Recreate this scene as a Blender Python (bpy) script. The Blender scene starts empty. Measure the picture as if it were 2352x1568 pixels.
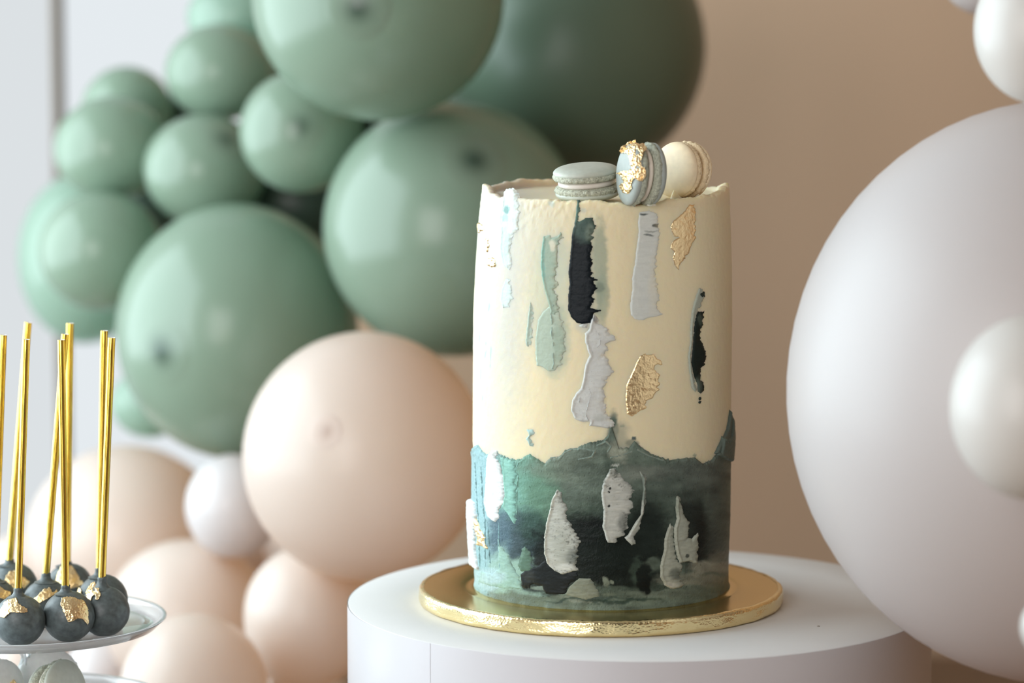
import bpy, math, random
import numpy as np
from mathutils import Vector, Matrix

# ------------------------------------------------------------------ camera, light, exposure
scene = bpy.context.scene
COL = scene.collection
W, H = 2352, 1568
F = 7993.0                                   # focal length in pixels
CAM = np.array([0.0, -2.0, 0.3955])
PITCH = math.radians(6.92)
FWD = np.array([0.0, math.cos(PITCH), -math.sin(PITCH)])
UP = np.array([0.0, math.sin(PITCH), math.cos(PITCH)])
cam = bpy.data.cameras.new('camera')
camo = bpy.data.objects.new('camera', cam)
COL.objects.link(camo)
camo.location = CAM
camo.rotation_euler = (math.pi / 2 - PITCH, 0, 0)
cam.sensor_width = 36
cam.lens = F * 36 / W
cam.clip_start = 0.02
cam.dof.use_dof = True
cam.dof.focus_distance = 1.965
cam.dof.aperture_fstop = 4.3
scene.camera = camo

scene.view_settings.view_transform = 'Standard'
scene.view_settings.look = 'None'
scene.view_settings.gamma = 1
scene.view_settings.use_curve_mapping = False
scene.view_settings.exposure = 0.42

world = bpy.data.worlds.new('world')
scene.world = world
world.use_nodes = True
bg = world.node_tree.nodes['Background']
bg.inputs[0].default_value = (1.0, 0.93, 0.87, 1)
bg.inputs[1].default_value = 0.05
scene.cycles.max_bounces = 10
scene.cycles.diffuse_bounces = 5
scene.cycles.transmission_bounces = 10
scene.cycles.transparent_max_bounces = 8


def area(name, loc, target, sx, sy, power, color):
    l = bpy.data.lights.new(name, 'AREA')
    l.shape = 'RECTANGLE'
    l.size, l.size_y, l.energy, l.color = sx, sy, power, color
    o = bpy.data.objects.new(name, l)
    COL.objects.link(o)
    o.location = loc
    d = Vector(target) - Vector(loc)
    o.rotation_euler = d.to_track_quat('-Z', 'Y').to_euler()
    return o


# daylight coming in through the tall window in the left wall
area('window_daylight', (-1.03, 0.28, 0.52), (0, 0.28, 0.52), 1.45, 1.3, 27, (0.79, 0.935, 1.0))
# unseen fill light added left of the camera to even out the cake
area('added_fill_light', (-0.97, -1.38, 0.50), (0.12, 0.3, 0.30), 1.6, 1.1, 23, (1.0, 0.98, 0.965))


# ------------------------------------------------------------------ helpers
def lin(c):
    c = np.asarray(c, float) / 255.0
    return np.where(c <= 0.04045, c / 12.92, ((c + 0.055) / 1.055) ** 2.4)


def at(px, py, depth):
    """world point seen at pixel (px,py) at the given depth along the camera axis"""
    return CAM + FWD * depth + np.array([1, 0, 0.]) * ((px - W / 2) * depth / F) + UP * (-(py - H / 2) * depth / F)


def at_z(px, py, z):
    """world point seen at pixel (px,py) on the level plane z"""
    d = FWD + np.array([1, 0, 0.]) * ((px - W / 2) / F) + UP * (-(py - H / 2) / F)
    return CAM + d * ((z - CAM[2]) / d[2])


def at_y(px, py, y):
    d = FWD + np.array([1, 0, 0.]) * ((px - W / 2) / F) + UP * (-(py - H / 2) / F)
    return CAM + d * ((y - CAM[1]) / d[1])


def proj(P):
    d = P - CAM
    dep = d @ FWD
    return W / 2 + F * d[..., 0] / dep, H / 2 - F * (d @ UP) / dep


def view_frame(p):
    v = (np.asarray(p) - CAM) / np.linalg.norm(np.asarray(p) - CAM)
    r = np.cross(v, UP)
    r /= np.linalg.norm(r)
    return v, r, np.cross(r, v)


def depth_of(p):
    return float((np.asarray(p) - CAM) @ FWD)


def _hash(i, j, k, s):
    n = (i * 374761393 + j * 668265263 + k * 1274126177 + s * 974634777) & 0x7fffffff
    n = ((n ^ (n >> 13)) * 1274126177) & 0x7fffffff
    n = ((n ^ (n >> 16)) * 60493) & 0x7fffffff
    return (n & 0xffff) / 32768.0 - 1.0


def vnoise(x, y, z=0.0, s=0):
    x, y, z = np.broadcast_arrays(np.asarray(x, float), np.asarray(y, float), np.asarray(z, float))
    xi, yi, zi = (np.floor(a).astype(np.int64) for a in (x, y, z))
    f = [a - np.floor(a) for a in (x, y, z)]
    u, v, w = [t * t * (3 - 2 * t) for t in f]
    r = 0
    for a in (0, 1):
        for b in (0, 1):
            for c in (0, 1):
                wt = (u if a else 1 - u) * (v if b else 1 - v) * (w if c else 1 - w)
                r = r + wt * _hash(xi + a, yi + b, zi + c, s)
    return r


def fbm(x, y, z=0.0, s=0, octs=4):
    r, a, t = 0, 1.0, 0
    x, y, z = np.asarray(x, float), np.asarray(y, float), np.asarray(z, float)
    for o in range(octs):
        r = r + a * vnoise(x, y, z, s + o * 17)
        t += a
        a *= 0.5
        x, y, z = x * 2.03, y * 2.03, z * 2.03
    return r / t


def sstep(a, b, x):
    t = np.clip((x - a) / (b - a), 0, 1)
    return t * t * (3 - 2 * t)


def mesh(name, V, Fc, mat, parent=None, color=None, smooth=True):
    """V (n,3) array, Fc (m,4) or (m,3) int array or a list of faces"""
    me = bpy.data.meshes.new(name)
    V = np.asarray(V, np.float32)
    if isinstance(Fc, np.ndarray):
        k = Fc.shape[1]
        me.vertices.add(len(V))
        me.vertices.foreach_set('co', V.ravel())
        me.loops.add(Fc.size)
        me.loops.foreach_set('vertex_index', Fc.astype(np.int32).ravel())
        me.polygons.add(len(Fc))
        me.polygons.foreach_set('loop_start', np.arange(0, Fc.size, k, dtype=np.int32))
        me.polygons.foreach_set('loop_total', np.full(len(Fc), k, np.int32))
        me.update(calc_edges=True)
        me.validate()
    else:
        me.from_pydata([tuple(map(float, v)) for v in V], [], Fc)
        me.update()
    if smooth:
        me.polygons.foreach_set('use_smooth', np.ones(len(me.polygons), bool))
    if color is not None:
        at_ = me.color_attributes.new('pigment', 'FLOAT_COLOR', 'POINT')
        c = np.ones((len(V), 4), np.float32)
        c[:, :3] = color
        at_.data.foreach_set('color', c.ravel())
    if mat:
        me.materials.append(mat)
    o = bpy.data.objects.new(name, me)
    COL.objects.link(o)
    if parent is not None:
        o.parent = parent
    return o


def to_local(o, origin):
    """move an unparented-or-parented world-built mesh so that its origin sits at ORIGIN (parent empties sit there)"""
    o.data.transform(Matrix.Translation(-Vector(origin)))


def tag(o, label=None, cat=None, group=None, kind=None):
    if label: o['label'] = label
    if cat: o['category'] = cat
    if group: o['group'] = group
    if kind: o['kind'] = kind
    return o


def empty(name, loc, label=None, cat=None, group=None):
    o = bpy.data.objects.new(name, None)
    o.empty_display_size = 0.02
    COL.objects.link(o)
    o.location = [float(v) for v in loc]
    tag(o, label, cat, group)
    return o


def grid_faces(nu, nv, wrap=False):
    i = np.arange(nu if wrap else nu - 1)[:, None]
    j = np.arange(nv - 1)[None, :]
    i2 = (i + 1) % nu
    return np.stack([i * nv + j, i2 * nv + j, i2 * nv + j + 1, i * nv + j + 1], -1).reshape(-1, 4)


def lathe(profile, n=64, noise=None):
    """profile list of (r,z) from bottom axis/outer ... ; returns V,F (outward when r,z run upward on the outside)"""
    P = np.asarray(profile, float)
    t = np.linspace(0, 2 * np.pi, n, endpoint=False)
    R = np.broadcast_to(P[None, :, 0], (n, len(P)))
    Z = np.broadcast_to(P[None, :, 1], (n, len(P)))
    T = np.broadcast_to(t[:, None], R.shape)
    V = np.stack([R * np.cos(T), R * np.sin(T), Z], -1)
    if noise is not None:
        V = noise(V, T, R, Z)
    return V.reshape(-1, 3), grid_faces(n, len(P), True)


def box(x0, x1, y0, y1, z0, z1):
    V = [(x, y, z) for x in (x0, x1) for y in (y0, y1) for z in (z0, z1)]
    Fc = [(0, 1, 3, 2), (4, 6, 7, 5), (0, 4, 5, 1), (2, 3, 7, 6), (0, 2, 6, 4), (1, 5, 7, 3)]
    return np.array(V, float), Fc


# ------------------------------------------------------------------ materials
def principled(name, base, rough=0.5, metal=0.0, **kw):
    m = bpy.data.materials.new(name)
    m.use_nodes = True
    b = m.node_tree.nodes['Principled BSDF']
    b.inputs['Base Color'].default_value = (*[float(v) for v in base], 1)
    b.inputs['Roughness'].default_value = rough
    b.inputs['Metallic'].default_value = metal
    for k, v in kw.items():
        b.inputs[k].default_value = v
    return m, b


def add_noise_color(m, b, base, amount, scale, coord='Object', detail=4, stretch=(1, 1, 1)):
    nt = m.node_tree
    tc = nt.nodes.new('ShaderNodeTexCoord')
    mp = nt.nodes.new('ShaderNodeMapping')
    mp.inputs['Scale'].default_value = stretch
    nz = nt.nodes.new('ShaderNodeTexNoise')
    nz.inputs['Scale'].default_value = scale
    nz.inputs['Detail'].default_value = detail
    rp = nt.nodes.new('ShaderNodeValToRGB')
    base = np.asarray(base, float)
    rp.color_ramp.elements[0].position = 0.3
    rp.color_ramp.elements[1].position = 0.7
    rp.color_ramp.elements[0].color = (*np.clip(base * (1 - amount), 0, 1), 1)
    rp.color_ramp.elements[1].color = (*np.clip(base * (1 + amount), 0, 1), 1)
    nt.links.new(tc.outputs[coord], mp.inputs[0])
    nt.links.new(mp.outputs[0], nz.inputs['Vector'])
    nt.links.new(nz.outputs[0], rp.inputs[0])
    nt.links.new(rp.outputs[0], b.inputs['Base Color'])
    return mp


def add_bump(m, b, scale, strength, dist=0.001, detail=3, kind='noise', stretch=(1, 1, 1)):
    nt = m.node_tree
    tc = nt.nodes.new('ShaderNodeTexCoord')
    mp = nt.nodes.new('ShaderNodeMapping')
    mp.inputs['Scale'].default_value = stretch
    if kind == 'noise':
        nz = nt.nodes.new('ShaderNodeTexNoise')
        nz.inputs['Detail'].default_value = detail
    else:
        nz = nt.nodes.new('ShaderNodeTexVoronoi')
    nz.inputs['Scale'].default_value = scale
    bp = nt.nodes.new('ShaderNodeBump')
    bp.inputs['Strength'].default_value = strength
    bp.inputs['Distance'].default_value = dist
    nt.links.new(tc.outputs['Object'], mp.inputs[0])
    nt.links.new(mp.outputs[0], nz.inputs['Vector'])
    nt.links.new(nz.outputs[0], bp.inputs['Height'])
    nt.links.new(bp.outputs[0], b.inputs['Normal'])


def frosting_mat(name, bump, rough=0.5, sss=0.25, scale=900):
    m, b = principled(name, (0.8, 0.8, 0.8), rough)
    nt = m.node_tree
    a = nt.nodes.new('ShaderNodeAttribute')
    a.attribute_name = 'pigment'
    nt.links.new(a.outputs['Color'], b.inputs['Base Color'])
    b.inputs['Subsurface Weight'].default_value = sss
    b.inputs['Subsurface Radius'].default_value = (1.0, 0.65, 0.3)
    b.inputs['Subsurface Scale'].default_value = 0.006
    b.inputs['Specular IOR Level'].default_value = 0.16
    add_bump(m, b, scale, bump, 0.0006, 4)
    return m


def latex(name, base, trans, rough=0.28, tcol=None, spot=None):
    """stretched rubber: glossy skin, some of the light passes through the wall; SPOT is the pigment where the rubber is thick"""
    m, b = principled(name, base, rough)
    nt = m.node_tree
    tr = nt.nodes.new('ShaderNodeBsdfTranslucent')
    tr.inputs[0].default_value = (*[float(v) for v in (base if tcol is None else tcol)], 1)
    mx = nt.nodes.new('ShaderNodeMixShader')
    mx.inputs[0].default_value = trans
    out = nt.nodes['Material Output']
    nt.links.new(b.outputs[0], mx.inputs[1])
    nt.links.new(tr.outputs[0], mx.inputs[2])
    nt.links.new(mx.outputs[0], out.inputs[0])
    if spot is not None:
        a = nt.nodes.new('ShaderNodeAttribute')
        a.attribute_name = 'pigment'
        for sock, c0 in ((b.inputs['Base Color'], base), (tr.inputs[0], base if tcol is None else tcol)):
            mc = nt.nodes.new('ShaderNodeMix')
            mc.data_type = 'RGBA'
            mc.inputs['A'].default_value = (*[float(v) for v in c0], 1)
            mc.inputs['B'].default_value = (*[float(v) for v in spot], 1)
            nt.links.new(a.outputs['Fac'], mc.inputs['Factor'])
            nt.links.new(mc.outputs['Result'], sock)
    return m


def emitter(name, col, s):
    m = bpy.data.materials.new(name)
    m.use_nodes = True
    nt = m.node_tree
    nt.nodes.remove(nt.nodes['Principled BSDF'])
    e = nt.nodes.new('ShaderNodeEmission')
    e.inputs[0].default_value = (*[float(v) for v in col], 1)
    e.inputs[1].default_value = s
    nt.links.new(e.outputs[0], nt.nodes['Material Output'].inputs[0])
    return m


M_wall, _b = principled('peach_wall_paint', (0.60, 0.42, 0.285), 0.75)
add_noise_color(M_wall, _b, (0.60, 0.42, 0.285), 0.03, 3.0)
add_bump(M_wall, _b, 160, 0.1, 0.001)
M_wall2, _b = principled('terracotta_wall_paint', (0.40, 0.24, 0.14), 0.75)
add_bump(M_wall2, _b, 160, 0.1, 0.001)
M_ceil, _b = principled('grey_ceiling_paint', (0.42, 0.41, 0.40), 0.8)
add_bump(M_ceil, _b, 120, 0.1, 0.001)
M_white, _b = principled('white_paint', (0.80, 0.80, 0.79), 0.6)
add_bump(M_white, _b, 120, 0.08, 0.001)
M_floor, _b = principled('warm_wood_floor', (0.42, 0.27, 0.16), 0.45)
add_noise_color(M_floor, _b, (0.42, 0.27, 0.16), 0.25, 6, stretch=(1, 8, 1))
M_table, _b = principled('dark_walnut_table', (0.16, 0.09, 0.05), 0.4)
add_noise_color(M_table, _b, (0.16, 0.09, 0.05), 0.3, 8, stretch=(1, 10, 1))
M_seal, _ = principled('brown_window_seal', (0.20, 0.16, 0.12), 0.6)
M_pane = emitter('daylit_pane', lin((229, 235, 239)), 0.75)
M_pane2 = emitter('daylit_blind', lin((216, 221, 224)), 0.78)
M_paper, _b = principled('white_card', (0.70, 0.69, 0.68), 0.55)
add_noise_color(M_paper, _b, (0.70, 0.69, 0.68), 0.015, 25)
add_bump(M_paper, _b, 700, 0.12, 0.0005)
M_side, _b = principled('satin_white_card', (0.66, 0.65, 0.68), 0.3)
add_bump(M_side, _b, 40, 0.05, 0.001)
M_foil, _b = principled('gold_foil', (0.80, 0.56, 0.20), 0.22, 1.0)
add_bump(M_foil, _b, 120, 0.05, 0.0004)
M_foil_edge, _b = principled('wrinkled_gold_foil', (0.93, 0.77, 0.42), 0.2, 1.0)
add_bump(M_foil_edge, _b, 620, 0.2, 0.0008, 2, 'voronoi', (1, 1, 1.6))
M_leaf, _b = principled('gold_leaf', (0.99, 0.75, 0.42), 0.30, 1.0)
add_bump(M_leaf, _b, 900, 0.5, 0.0006, 4)
M_stick, _b = principled('gold_paper_foil', (0.88, 0.62, 0.12), 0.24, 1.0)
add_bump(M_stick, _b, 300, 0.25, 0.0005, 2, 'noise', (3, 3, 0.15))
M_stick_in, _ = principled('stick_white_paper', (0.8, 0.78, 0.74), 0.7)
M_glass, _b = principled('clear_glass', (0.97, 0.99, 1.0), 0.02)
_b.inputs['Transmission Weight'].default_value = 0.72
_b.inputs['IOR'].default_value = 1.45
M_cream = frosting_mat('cream_buttercream', 0.12, 0.45, 0.6)
M_band = frosting_mat('green_buttercream', 0.55, 0.42, 0.06)
M_stroke = frosting_mat('palette_knife_frosting', 0.25, 0.45, 0.12)
M_coat, _b = principled('grey_green_candy_coating', (0.085, 0.105, 0.108), 0.42)
add_noise_color(M_coat, _b, (0.085, 0.105, 0.108), 0.35, 320, detail=6)
add_bump(M_coat, _b, 500, 0.15, 0.0005)
_b.inputs['Specular IOR Level'].default_value = 0.5
G_ = (0.265, 0.345, 0.26), 0.28, 0.24, (0.30, 0.52, 0.40)
P_ = (0.765, 0.70, 0.65), 0.36, 0.32, (0.96, 0.66, 0.40)
M_green = latex('sage_latex', *G_)
M_green_pale = latex('pale_sage_latex', (0.36, 0.46, 0.37), 0.42, 0.24, (0.46, 0.72, 0.62))
M_green_gap_shade = latex('gap_shade_sage_latex', (0.045, 0.07, 0.05), 0.05, 0.4)  # sage coloured near-black to stand for the shade deep in the gaps
M_green_shaded = latex('shaded_sage_latex', (0.12, 0.175, 0.12), 0.08, 0.38)  # same sage with the shade behind the garland put into its colour
M_green_spot = latex('thick_sage_latex', *G_, spot=(0.05, 0.09, 0.06))
M_peach = latex('peach_latex', *P_)
M_lilac = latex('pale_blush_latex', (0.72, 0.70, 0.71), 0.3, 0.3, (0.9, 0.72, 0.62))
M_peach_spot = latex('thick_peach_latex', *P_, spot=(0.55, 0.40, 0.33))
M_blush = latex('blush_latex', (0.60, 0.585, 0.585), 0.25, 0.42, (0.92, 0.62, 0.45))
M_ivory = latex('ivory_latex', (0.70, 0.69, 0.67), 0.25, 0.35, (0.93, 0.82, 0.68))


# ------------------------------------------------------------------ the room
WALL_Y = 1.07
TABLE_Z = -0.25
Z0, Z1 = -1.0, 1.7
xw = at_y(610, 800, WALL_Y)[0]
xs = at_y(125, 300, WALL_Y)[0]


def struct(name, V, Fc, mat, parent=None):
    o = mesh(name, V, Fc, mat, parent, smooth=False)
    if parent is None:
        o['kind'] = 'structure'
    return o


struct('floor', *box(-1.4, 1.4, -2.6, WALL_Y + 0.1, Z0 - 0.05, Z0), M_floor)
struct('ceiling', *box(-1.4, 1.4, -2.6, WALL_Y + 0.1, Z1, Z1 + 0.05), M_ceil)
struct('wall_back', *box(xw, 1.8, WALL_Y, WALL_Y + 0.08, Z0, Z1), M_wall)
struct('wall_right', *box(1.10, 1.18, -2.6, WALL_Y, Z0, Z1), M_wall2)
# window in the back wall, left of the peach wall
win = empty('window_1', (xs, WALL_Y + 0.03, Z0))
win['kind'] = 'structure'
for (a, b_, m, lab) in ((xs + 0.006, xw, M_pane, 'bright white pane'), (-0.985, xs - 0.001, M_pane2, 'greyer white pane left of the bar')):
    V, Fc = box(a, b_, WALL_Y + 0.03, WALL_Y + 0.04, Z0, Z1)
    o = struct('pane', V - np.array(win.location), Fc, m, win)
    o['label'] = lab
V, Fc = box(xs - 0.0022, xs + 0.0022, WALL_Y + 0.005, WALL_Y + 0.045, Z0, Z1)
struct('glazing_bar', V - np.array(win.location), Fc, M_seal, win)
# left wall with the big window that lights the room (outside the picture)
lw = struct('wall_left', *box(-1.07, -0.99, 1.005, WALL_Y + 0.1, Z0, Z1), M_white)
for (y0, y1, z0, z1) in ((-2.6, -0.445, Z0, Z1), (-0.445, 1.005, Z0, -0.13), (-0.445, 1.005, 1.17, Z1)):
    V, Fc = box(-1.07, -0.99, y0, y1, z0, z1)
    struct('wall_panel', V, Fc, M_white, lw)
# table top under everything
tb = empty('table', (0, 0.2, TABLE_Z), 'dark wooden table under the white round cake pedestal', 'table')
V, Fc = box(-0.8, 0.8, -0.45, 0.815, -0.03, 0)
mesh('table_top', V, Fc, M_table, tb, smooth=False)
for sx in (-0.75, 0.75):
    for sy in (-0.40, 0.76):
        V, Fc = box(sx - 0.025, sx + 0.025, sy - 0.025, sy + 0.025, Z0 - TABLE_Z, -0.03)
        mesh('leg', V, Fc, M_table, tb, smooth=False)

# ------------------------------------------------------------------ pedestal and cake board
ST_X, ST_Y, ST_R = (1468.5 - W / 2) * 2.03 / F, 0.004, 671.5 * 2.03 / F
st = empty('cake_pedestal', (ST_X, ST_Y, TABLE_Z), 'wide white round pedestal under the gold cake board', 'pedestal')
hgt = -TABLE_Z


def lipnoise(V, T, R, Z):
    V = V.copy()
    k = 1 + 0.0015 * np.sin(3 * T + 0.4)
    V[..., 0] *= k
    V[..., 1] *= k
    return V


V, Fc = lathe([(0, hgt - 0.003), (ST_R - 0.002, hgt - 0.003), (ST_R - 0.0004, hgt - 0.0026), (ST_R - 0.0003, hgt - 0.0004), (ST_R - 0.0008, hgt), (ST_R * 0.8, hgt), (ST_R * 0.4, hgt), (0, hgt)], 160, lipnoise)
o = mesh('top_panel', V, Fc, M_paper, st)
o['label'] = 'matt white card top'
prof = [(ST_R - 0.002, 0), (ST_R, 0.001)] + [(ST_R, z) for z in np.linspace(0.01, hgt - 0.0002, 12)]
t = np.linspace(0, 2 * np.pi * 1.01, 200)
t0 = math.radians(-138)
P = np.array(prof)
TT, RR = np.meshgrid(t + t0, P[:, 0], indexing='ij')
ZZ = np.broadcast_to(P[:, 1][None], RR.shape)
RR = RR + 0.00018 * sstep(0.97, 1.0, np.linspace(0, 1, 200))[:, None]
V = np.stack([RR * np.cos(TT), RR * np.sin(TT), ZZ], -1).reshape(-1, 3)
o = mesh('side_wrap', V, grid_faces(200, len(prof)), M_side, st)
o['label'] = 'satin white wrap with a lap seam'

p = at_z(1880, 1438, 0) - np.array(st.location)
V, Fc = lathe([(0, 0), (0.0009, 0.0001), (0.0006, 0.0003), (0, 0.0004)], 10)
mesh('dark_fleck', V * np.array([1, 0.8, 1]) + p, Fc, M_seal, st)
BD_X, BD_R, BD_T = (1380 - W / 2) * 2.03 / F, 417.5 * 2.03 / F, 0.0095
bd = empty('cake_board', (BD_X, 0, 0), 'thick round gold foil cake board between white pedestal and cake', 'cake board')


def foilnoise(V, T, R, Z):
    V = V.copy()
    n = 0.0004 * vnoise(T * 14, Z * 300, 0, 5) + 0.0005 * np.exp(-((T - math.radians(-105)) / 0.02) ** 2)
    k = 1 + n / np.maximum(R, 0.02)
    V[..., 0] *= k
    V[..., 1] *= k
    V[..., 2] += 0.0002 * vnoise(T * 22, R * 100, 0, 8) * (Z > 0.001)
    return V


V, Fc = lathe([(0, 0), (BD_R - 0.003, 0), (BD_R - 0.0008, 0.0006)] + [(BD_R, z) for z in np.linspace(0.0016, 0.008, 7)] + [(BD_R - 0.0006, 0.0091), (BD_R - 0.0016, 0.0096), (BD_R - 0.0030, 0.00955)], 320, foilnoise)
o = mesh('foil_edge', V, Fc, M_foil_edge, bd)
o['label'] = 'wrinkled foil wrapped over the board edge'
ring = 0.0785
V, Fc = lathe([(BD_R - 0.0028, 0.0094), (BD_R * 0.9, 0.0094), (ring + 0.004, 0.0094), (ring + 0.0015, 0.0091), (ring, 0.0088), (ring - 0.002, 0.0093), (ring - 0.004, 0.0095), (0, 0.0095)], 200)
o = mesh('foil_top', V, Fc, M_foil, bd)
o['label'] = 'smooth mirror foil top'

# ------------------------------------------------------------------ the cake: surface description
ZB = BD_T
RREF = 0.0755


def z_at_row(py):
    """height of the cake axis point seen at this row"""
    return float(at_y(1384, py, 0.0)[2])


_rows = np.array([430, 437, 520, 620, 720, 900, 1010, 1060, 1180, 1300, 1340], float)
_cx = np.array([1391, 1391, 1388, 1386, 1384, 1382.5, 1381.5, 1381, 1379.5, 1381, 1382], float)
_rp = np.array([283, 284, 290, 294.5, 297, 296.5, 296, 292, 292, 286, 285], float)
_z = np.array([z_at_row(r) for r in _rows])
_dep = np.array([depth_of((0, 0, z)) for z in _z])
_zi, _cxi, _ri = _z[::-1], ((_cx - W / 2) * _dep / F)[::-1], (_rp * _dep / F)[::-1]
Z_RIM = z_at_row(438)
Z_TOP = Z_RIM - 0.0018


def c_x(z): return np.interp(z, _zi, _cxi)
def c_r(z): return np.interp(z, _zi, _ri)


def inv(px, py):
    """pixels on the cake's front -> (theta, z)"""
    px, py = np.asarray(px, float), np.asarray(py, float)
    y = np.full(px.shape, -0.05)
    th = np.zeros(px.shape)
    for _ in range(12):
        d = FWD + np.array([1, 0, 0.]) * ((px[..., None] - W / 2) / F) + UP * (-(py[..., None] - H / 2) / F)
        Pt = CAM + d * ((y - CAM[1]) / d[..., 1])[..., None]
        s = np.clip((Pt[..., 0] - c_x(Pt[..., 2])) / c_r(Pt[..., 2]), -0.9995, 0.9995)
        th = np.arcsin(s)
        y = -c_r(Pt[..., 2]) * np.cos(th)
    return th, Pt[..., 2]


def cake_pt(th, z, h=0.0):
    r = c_r(z) + h
    return np.stack([c_x(z) + r * np.sin(th), -r * np.cos(th), z + 0 * th], -1)


# edge of the green frosting, traced round the cake
_bx = np.array([(1086, 1030), (1099, 1021), (1111, 1039), (1120, 1045), (1135, 1034), (1156, 1047), (1183, 1056), (1198, 1054), (1216, 1042),
                (1233, 1053), (1254, 1065), (1263, 1054), (1287, 1047), (1299, 1033), (1326, 1027), (1350, 1017), (1385, 1011), (1397, 998),
                (1404, 975), (1412, 1000), (1421, 1030), (1445, 1027), (1457, 1012), (1472, 1026), (1495, 1042), (1528, 1054), (1546, 1056),
                (1564, 1053), (1594, 1050), (1603, 1057), (1614, 1065), (1635, 1054), (1650, 1036), (1657, 1000), (1664, 1012), (1673, 1000), (1676, 960)], float)
_bth, _bz = inv(_bx[:, 0], _bx[:, 1])
_o = np.argsort(_bth)
_bth, _bz = _bth[_o], _bz[_o]
_zmid = z_at_row(1040)


def band_edge(th):
    back = _zmid + 0.004 * vnoise(th * 5, 0, 0, 3)
    f = np.interp(th, _bth, _bz)
    w = sstep(1.50, 1.62, np.abs(th))
    z = f * (1 - w) + back * w
    return z + 0.0006 * fbm(th * 60, 1.0, 0, 9) + 0.0003 * vnoise(th * 220, 2.0, 0, 4)


BAND_H = 0.0014


def band_h(th, z):
    sd = band_edge(th) - z
    h = BAND_H * (1 - np.exp(-np.maximum(sd, 0) / 0.0013)) + 0.0007 * np.exp(-((sd - 0.0012) / 0.0010) ** 2) * (0.6 + 0.6 * vnoise(th * 30, z * 300, 0, 6))
    h = np.where(sd < 0, sd * 0.9, h)
    u = th * RREF
    h = h + np.where(sd > 0, 0.00022 * fbm(u * 260, z * 700, 0, 21) + 0.00035 * fbm(u * 420, z * 60, 0, 33) * sstep(-0.7, -1.1, th), 0)
    h = h + 0.0008 * np.exp(-((z - ZB) / 0.0022) ** 2) * (0.6 + 0.8 * vnoise(th * 14, 0, 0, 2))
    return h


def cream_h(th, z):
    u = th * RREF
    top = sstep(Z_RIM - 0.028, Z_RIM - 0.004, z)
    left = sstep(0.3, -0.5, th)
    return 0.00012 * fbm(u * 90, z * 90, 0, 41) + (0.00010 + 0.0003 * top * left) * fbm(u * 420, z * 420, 0, 42, 5) + 0.0002 * top * fbm(u * 120, z * 220, 0, 43)


def over(th, z):
    sd = band_edge(th) - z
    return np.where(sd > 0, np.maximum(band_h(th, z), 0), cream_h(th, z))


def sd_poly(pu, pz, U, Z):
    """signed distance to a polygon, positive inside"""
    n = len(pu)
    d = np.full(U.shape, 1e9)
    ins = np.zeros(U.shape, bool)
    for i in range(n):
        ax, ay, bx, by = pu[i], pz[i], pu[(i + 1) % n], pz[(i + 1) % n]
        ex, ey = bx - ax, by - ay
        wx, wy = U - ax, Z - ay
        t = np.clip((wx * ex + wy * ey) / (ex * ex + ey * ey + 1e-18), 0, 1)
        d = np.minimum(d, (wx - t * ex) ** 2 + (wy - t * ey) ** 2)
        if abs(ey) > 1e-12:
            c = ((ay > Z) != (by > Z)) & (U < ex * (Z - ay) / ey + ax)
            ins ^= c
    d = np.sqrt(d)
    return np.where(ins, d, -d)


def sd_line(pu, pz, U, Z):
    d = np.full(U.shape, 1e9)
    for i in range(len(pu) - 1):
        ex, ey = pu[i + 1] - pu[i], pz[i + 1] - pz[i]
        wx, wy = U - pu[i], Z - pz[i]
        t = np.clip((wx * ex + wy * ey) / (ex * ex + ey * ey + 1e-18), 0, 1)
        d = np.minimum(d, (wx - t * ex) ** 2 + (wy - t * ey) ** 2)
    return np.sqrt(d)


ALB = 1.06


def alb(rgb):
    return np.clip(lin(rgb) / ALB, 0, 0.93)


def paint(col, X, Y, items, s=0, amp=10.0, fx=0.03, fy=0.06):
    """lay pigment blotches (cx,cy,rx,ry,rgb,alpha,soft) over each other with streaky, torn edges"""
    for k, (cx, cy, rx, ry, rgb, al, soft) in enumerate(items):
        dx = X - cx + amp * fbm(X * fx, Y * fy, k * 3.7, s + k)
        dy = Y - cy + amp * fbm(X * fx, Y * fy, k * 3.7 + 50, s + k + 31)
        q = np.sqrt((dx / rx) ** 2 + (dy / ry) ** 2)
        soft = soft * 0.72
        q = q + 0.16 * fbm(X * 0.12, Y * 0.16, k * 5.1, s + k + 7, 3)
        m = al * (1 - sstep(1 - soft, 1 + soft, q))
        col = col * (1 - m[..., None]) + alb(rgb) * m[..., None]
    return col


# ------------------------------------------------------------------ the cake: meshes
cake = empty('cake', (c_x(ZB), 0, ZB), 'tall round cream cake with green marbled base and gold leaf', 'cake')
CK0 = np.array(cake.location)
th_f = np.linspace(-1.78, 1.78, 600)
th_b = np.linspace(1.78, 2 * np.pi - 1.78, 90)[1:-1]
TH = np.concatenate([th_f, th_b])
TH = np.where(TH > np.pi, TH - 2 * np.pi, TH)
# rim relief, pixels above (+) or below (-) the even rim
_rim = np.array([(-180, 3), (-150, 8), (-135, 12), (-125, 9), (-115, 4), (-100, 4), (-95, 8), (-90, 14), (-80, 16), (-75, 14), (-68, 2), (-60, -2), (-52, 2), (-45, -1), (-25, 0), (-8, -1),
                 (2, -3), (8, -9), (16, -12), (22, -6), (28, 2), (38, 1), (50, 3), (58, 4), (68, 9), (75, 15), (82, 14), (90, 15), (98, 12), (110, 2), (120, 0), (150, 2), (180, 3)], float)


def rim_z(th):
    d = np.degrees(th)
    return Z_RIM + np.interp(d, _rim[:, 0], _rim[:, 1]) / 3960 + 0.0005 * vnoise(th * 9, 3, 0, 7) + 0.00045 * vnoise(th * 26, 4, 0, 8) + 0.0002 * vnoise(th * 70, 4, 0, 8)


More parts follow.
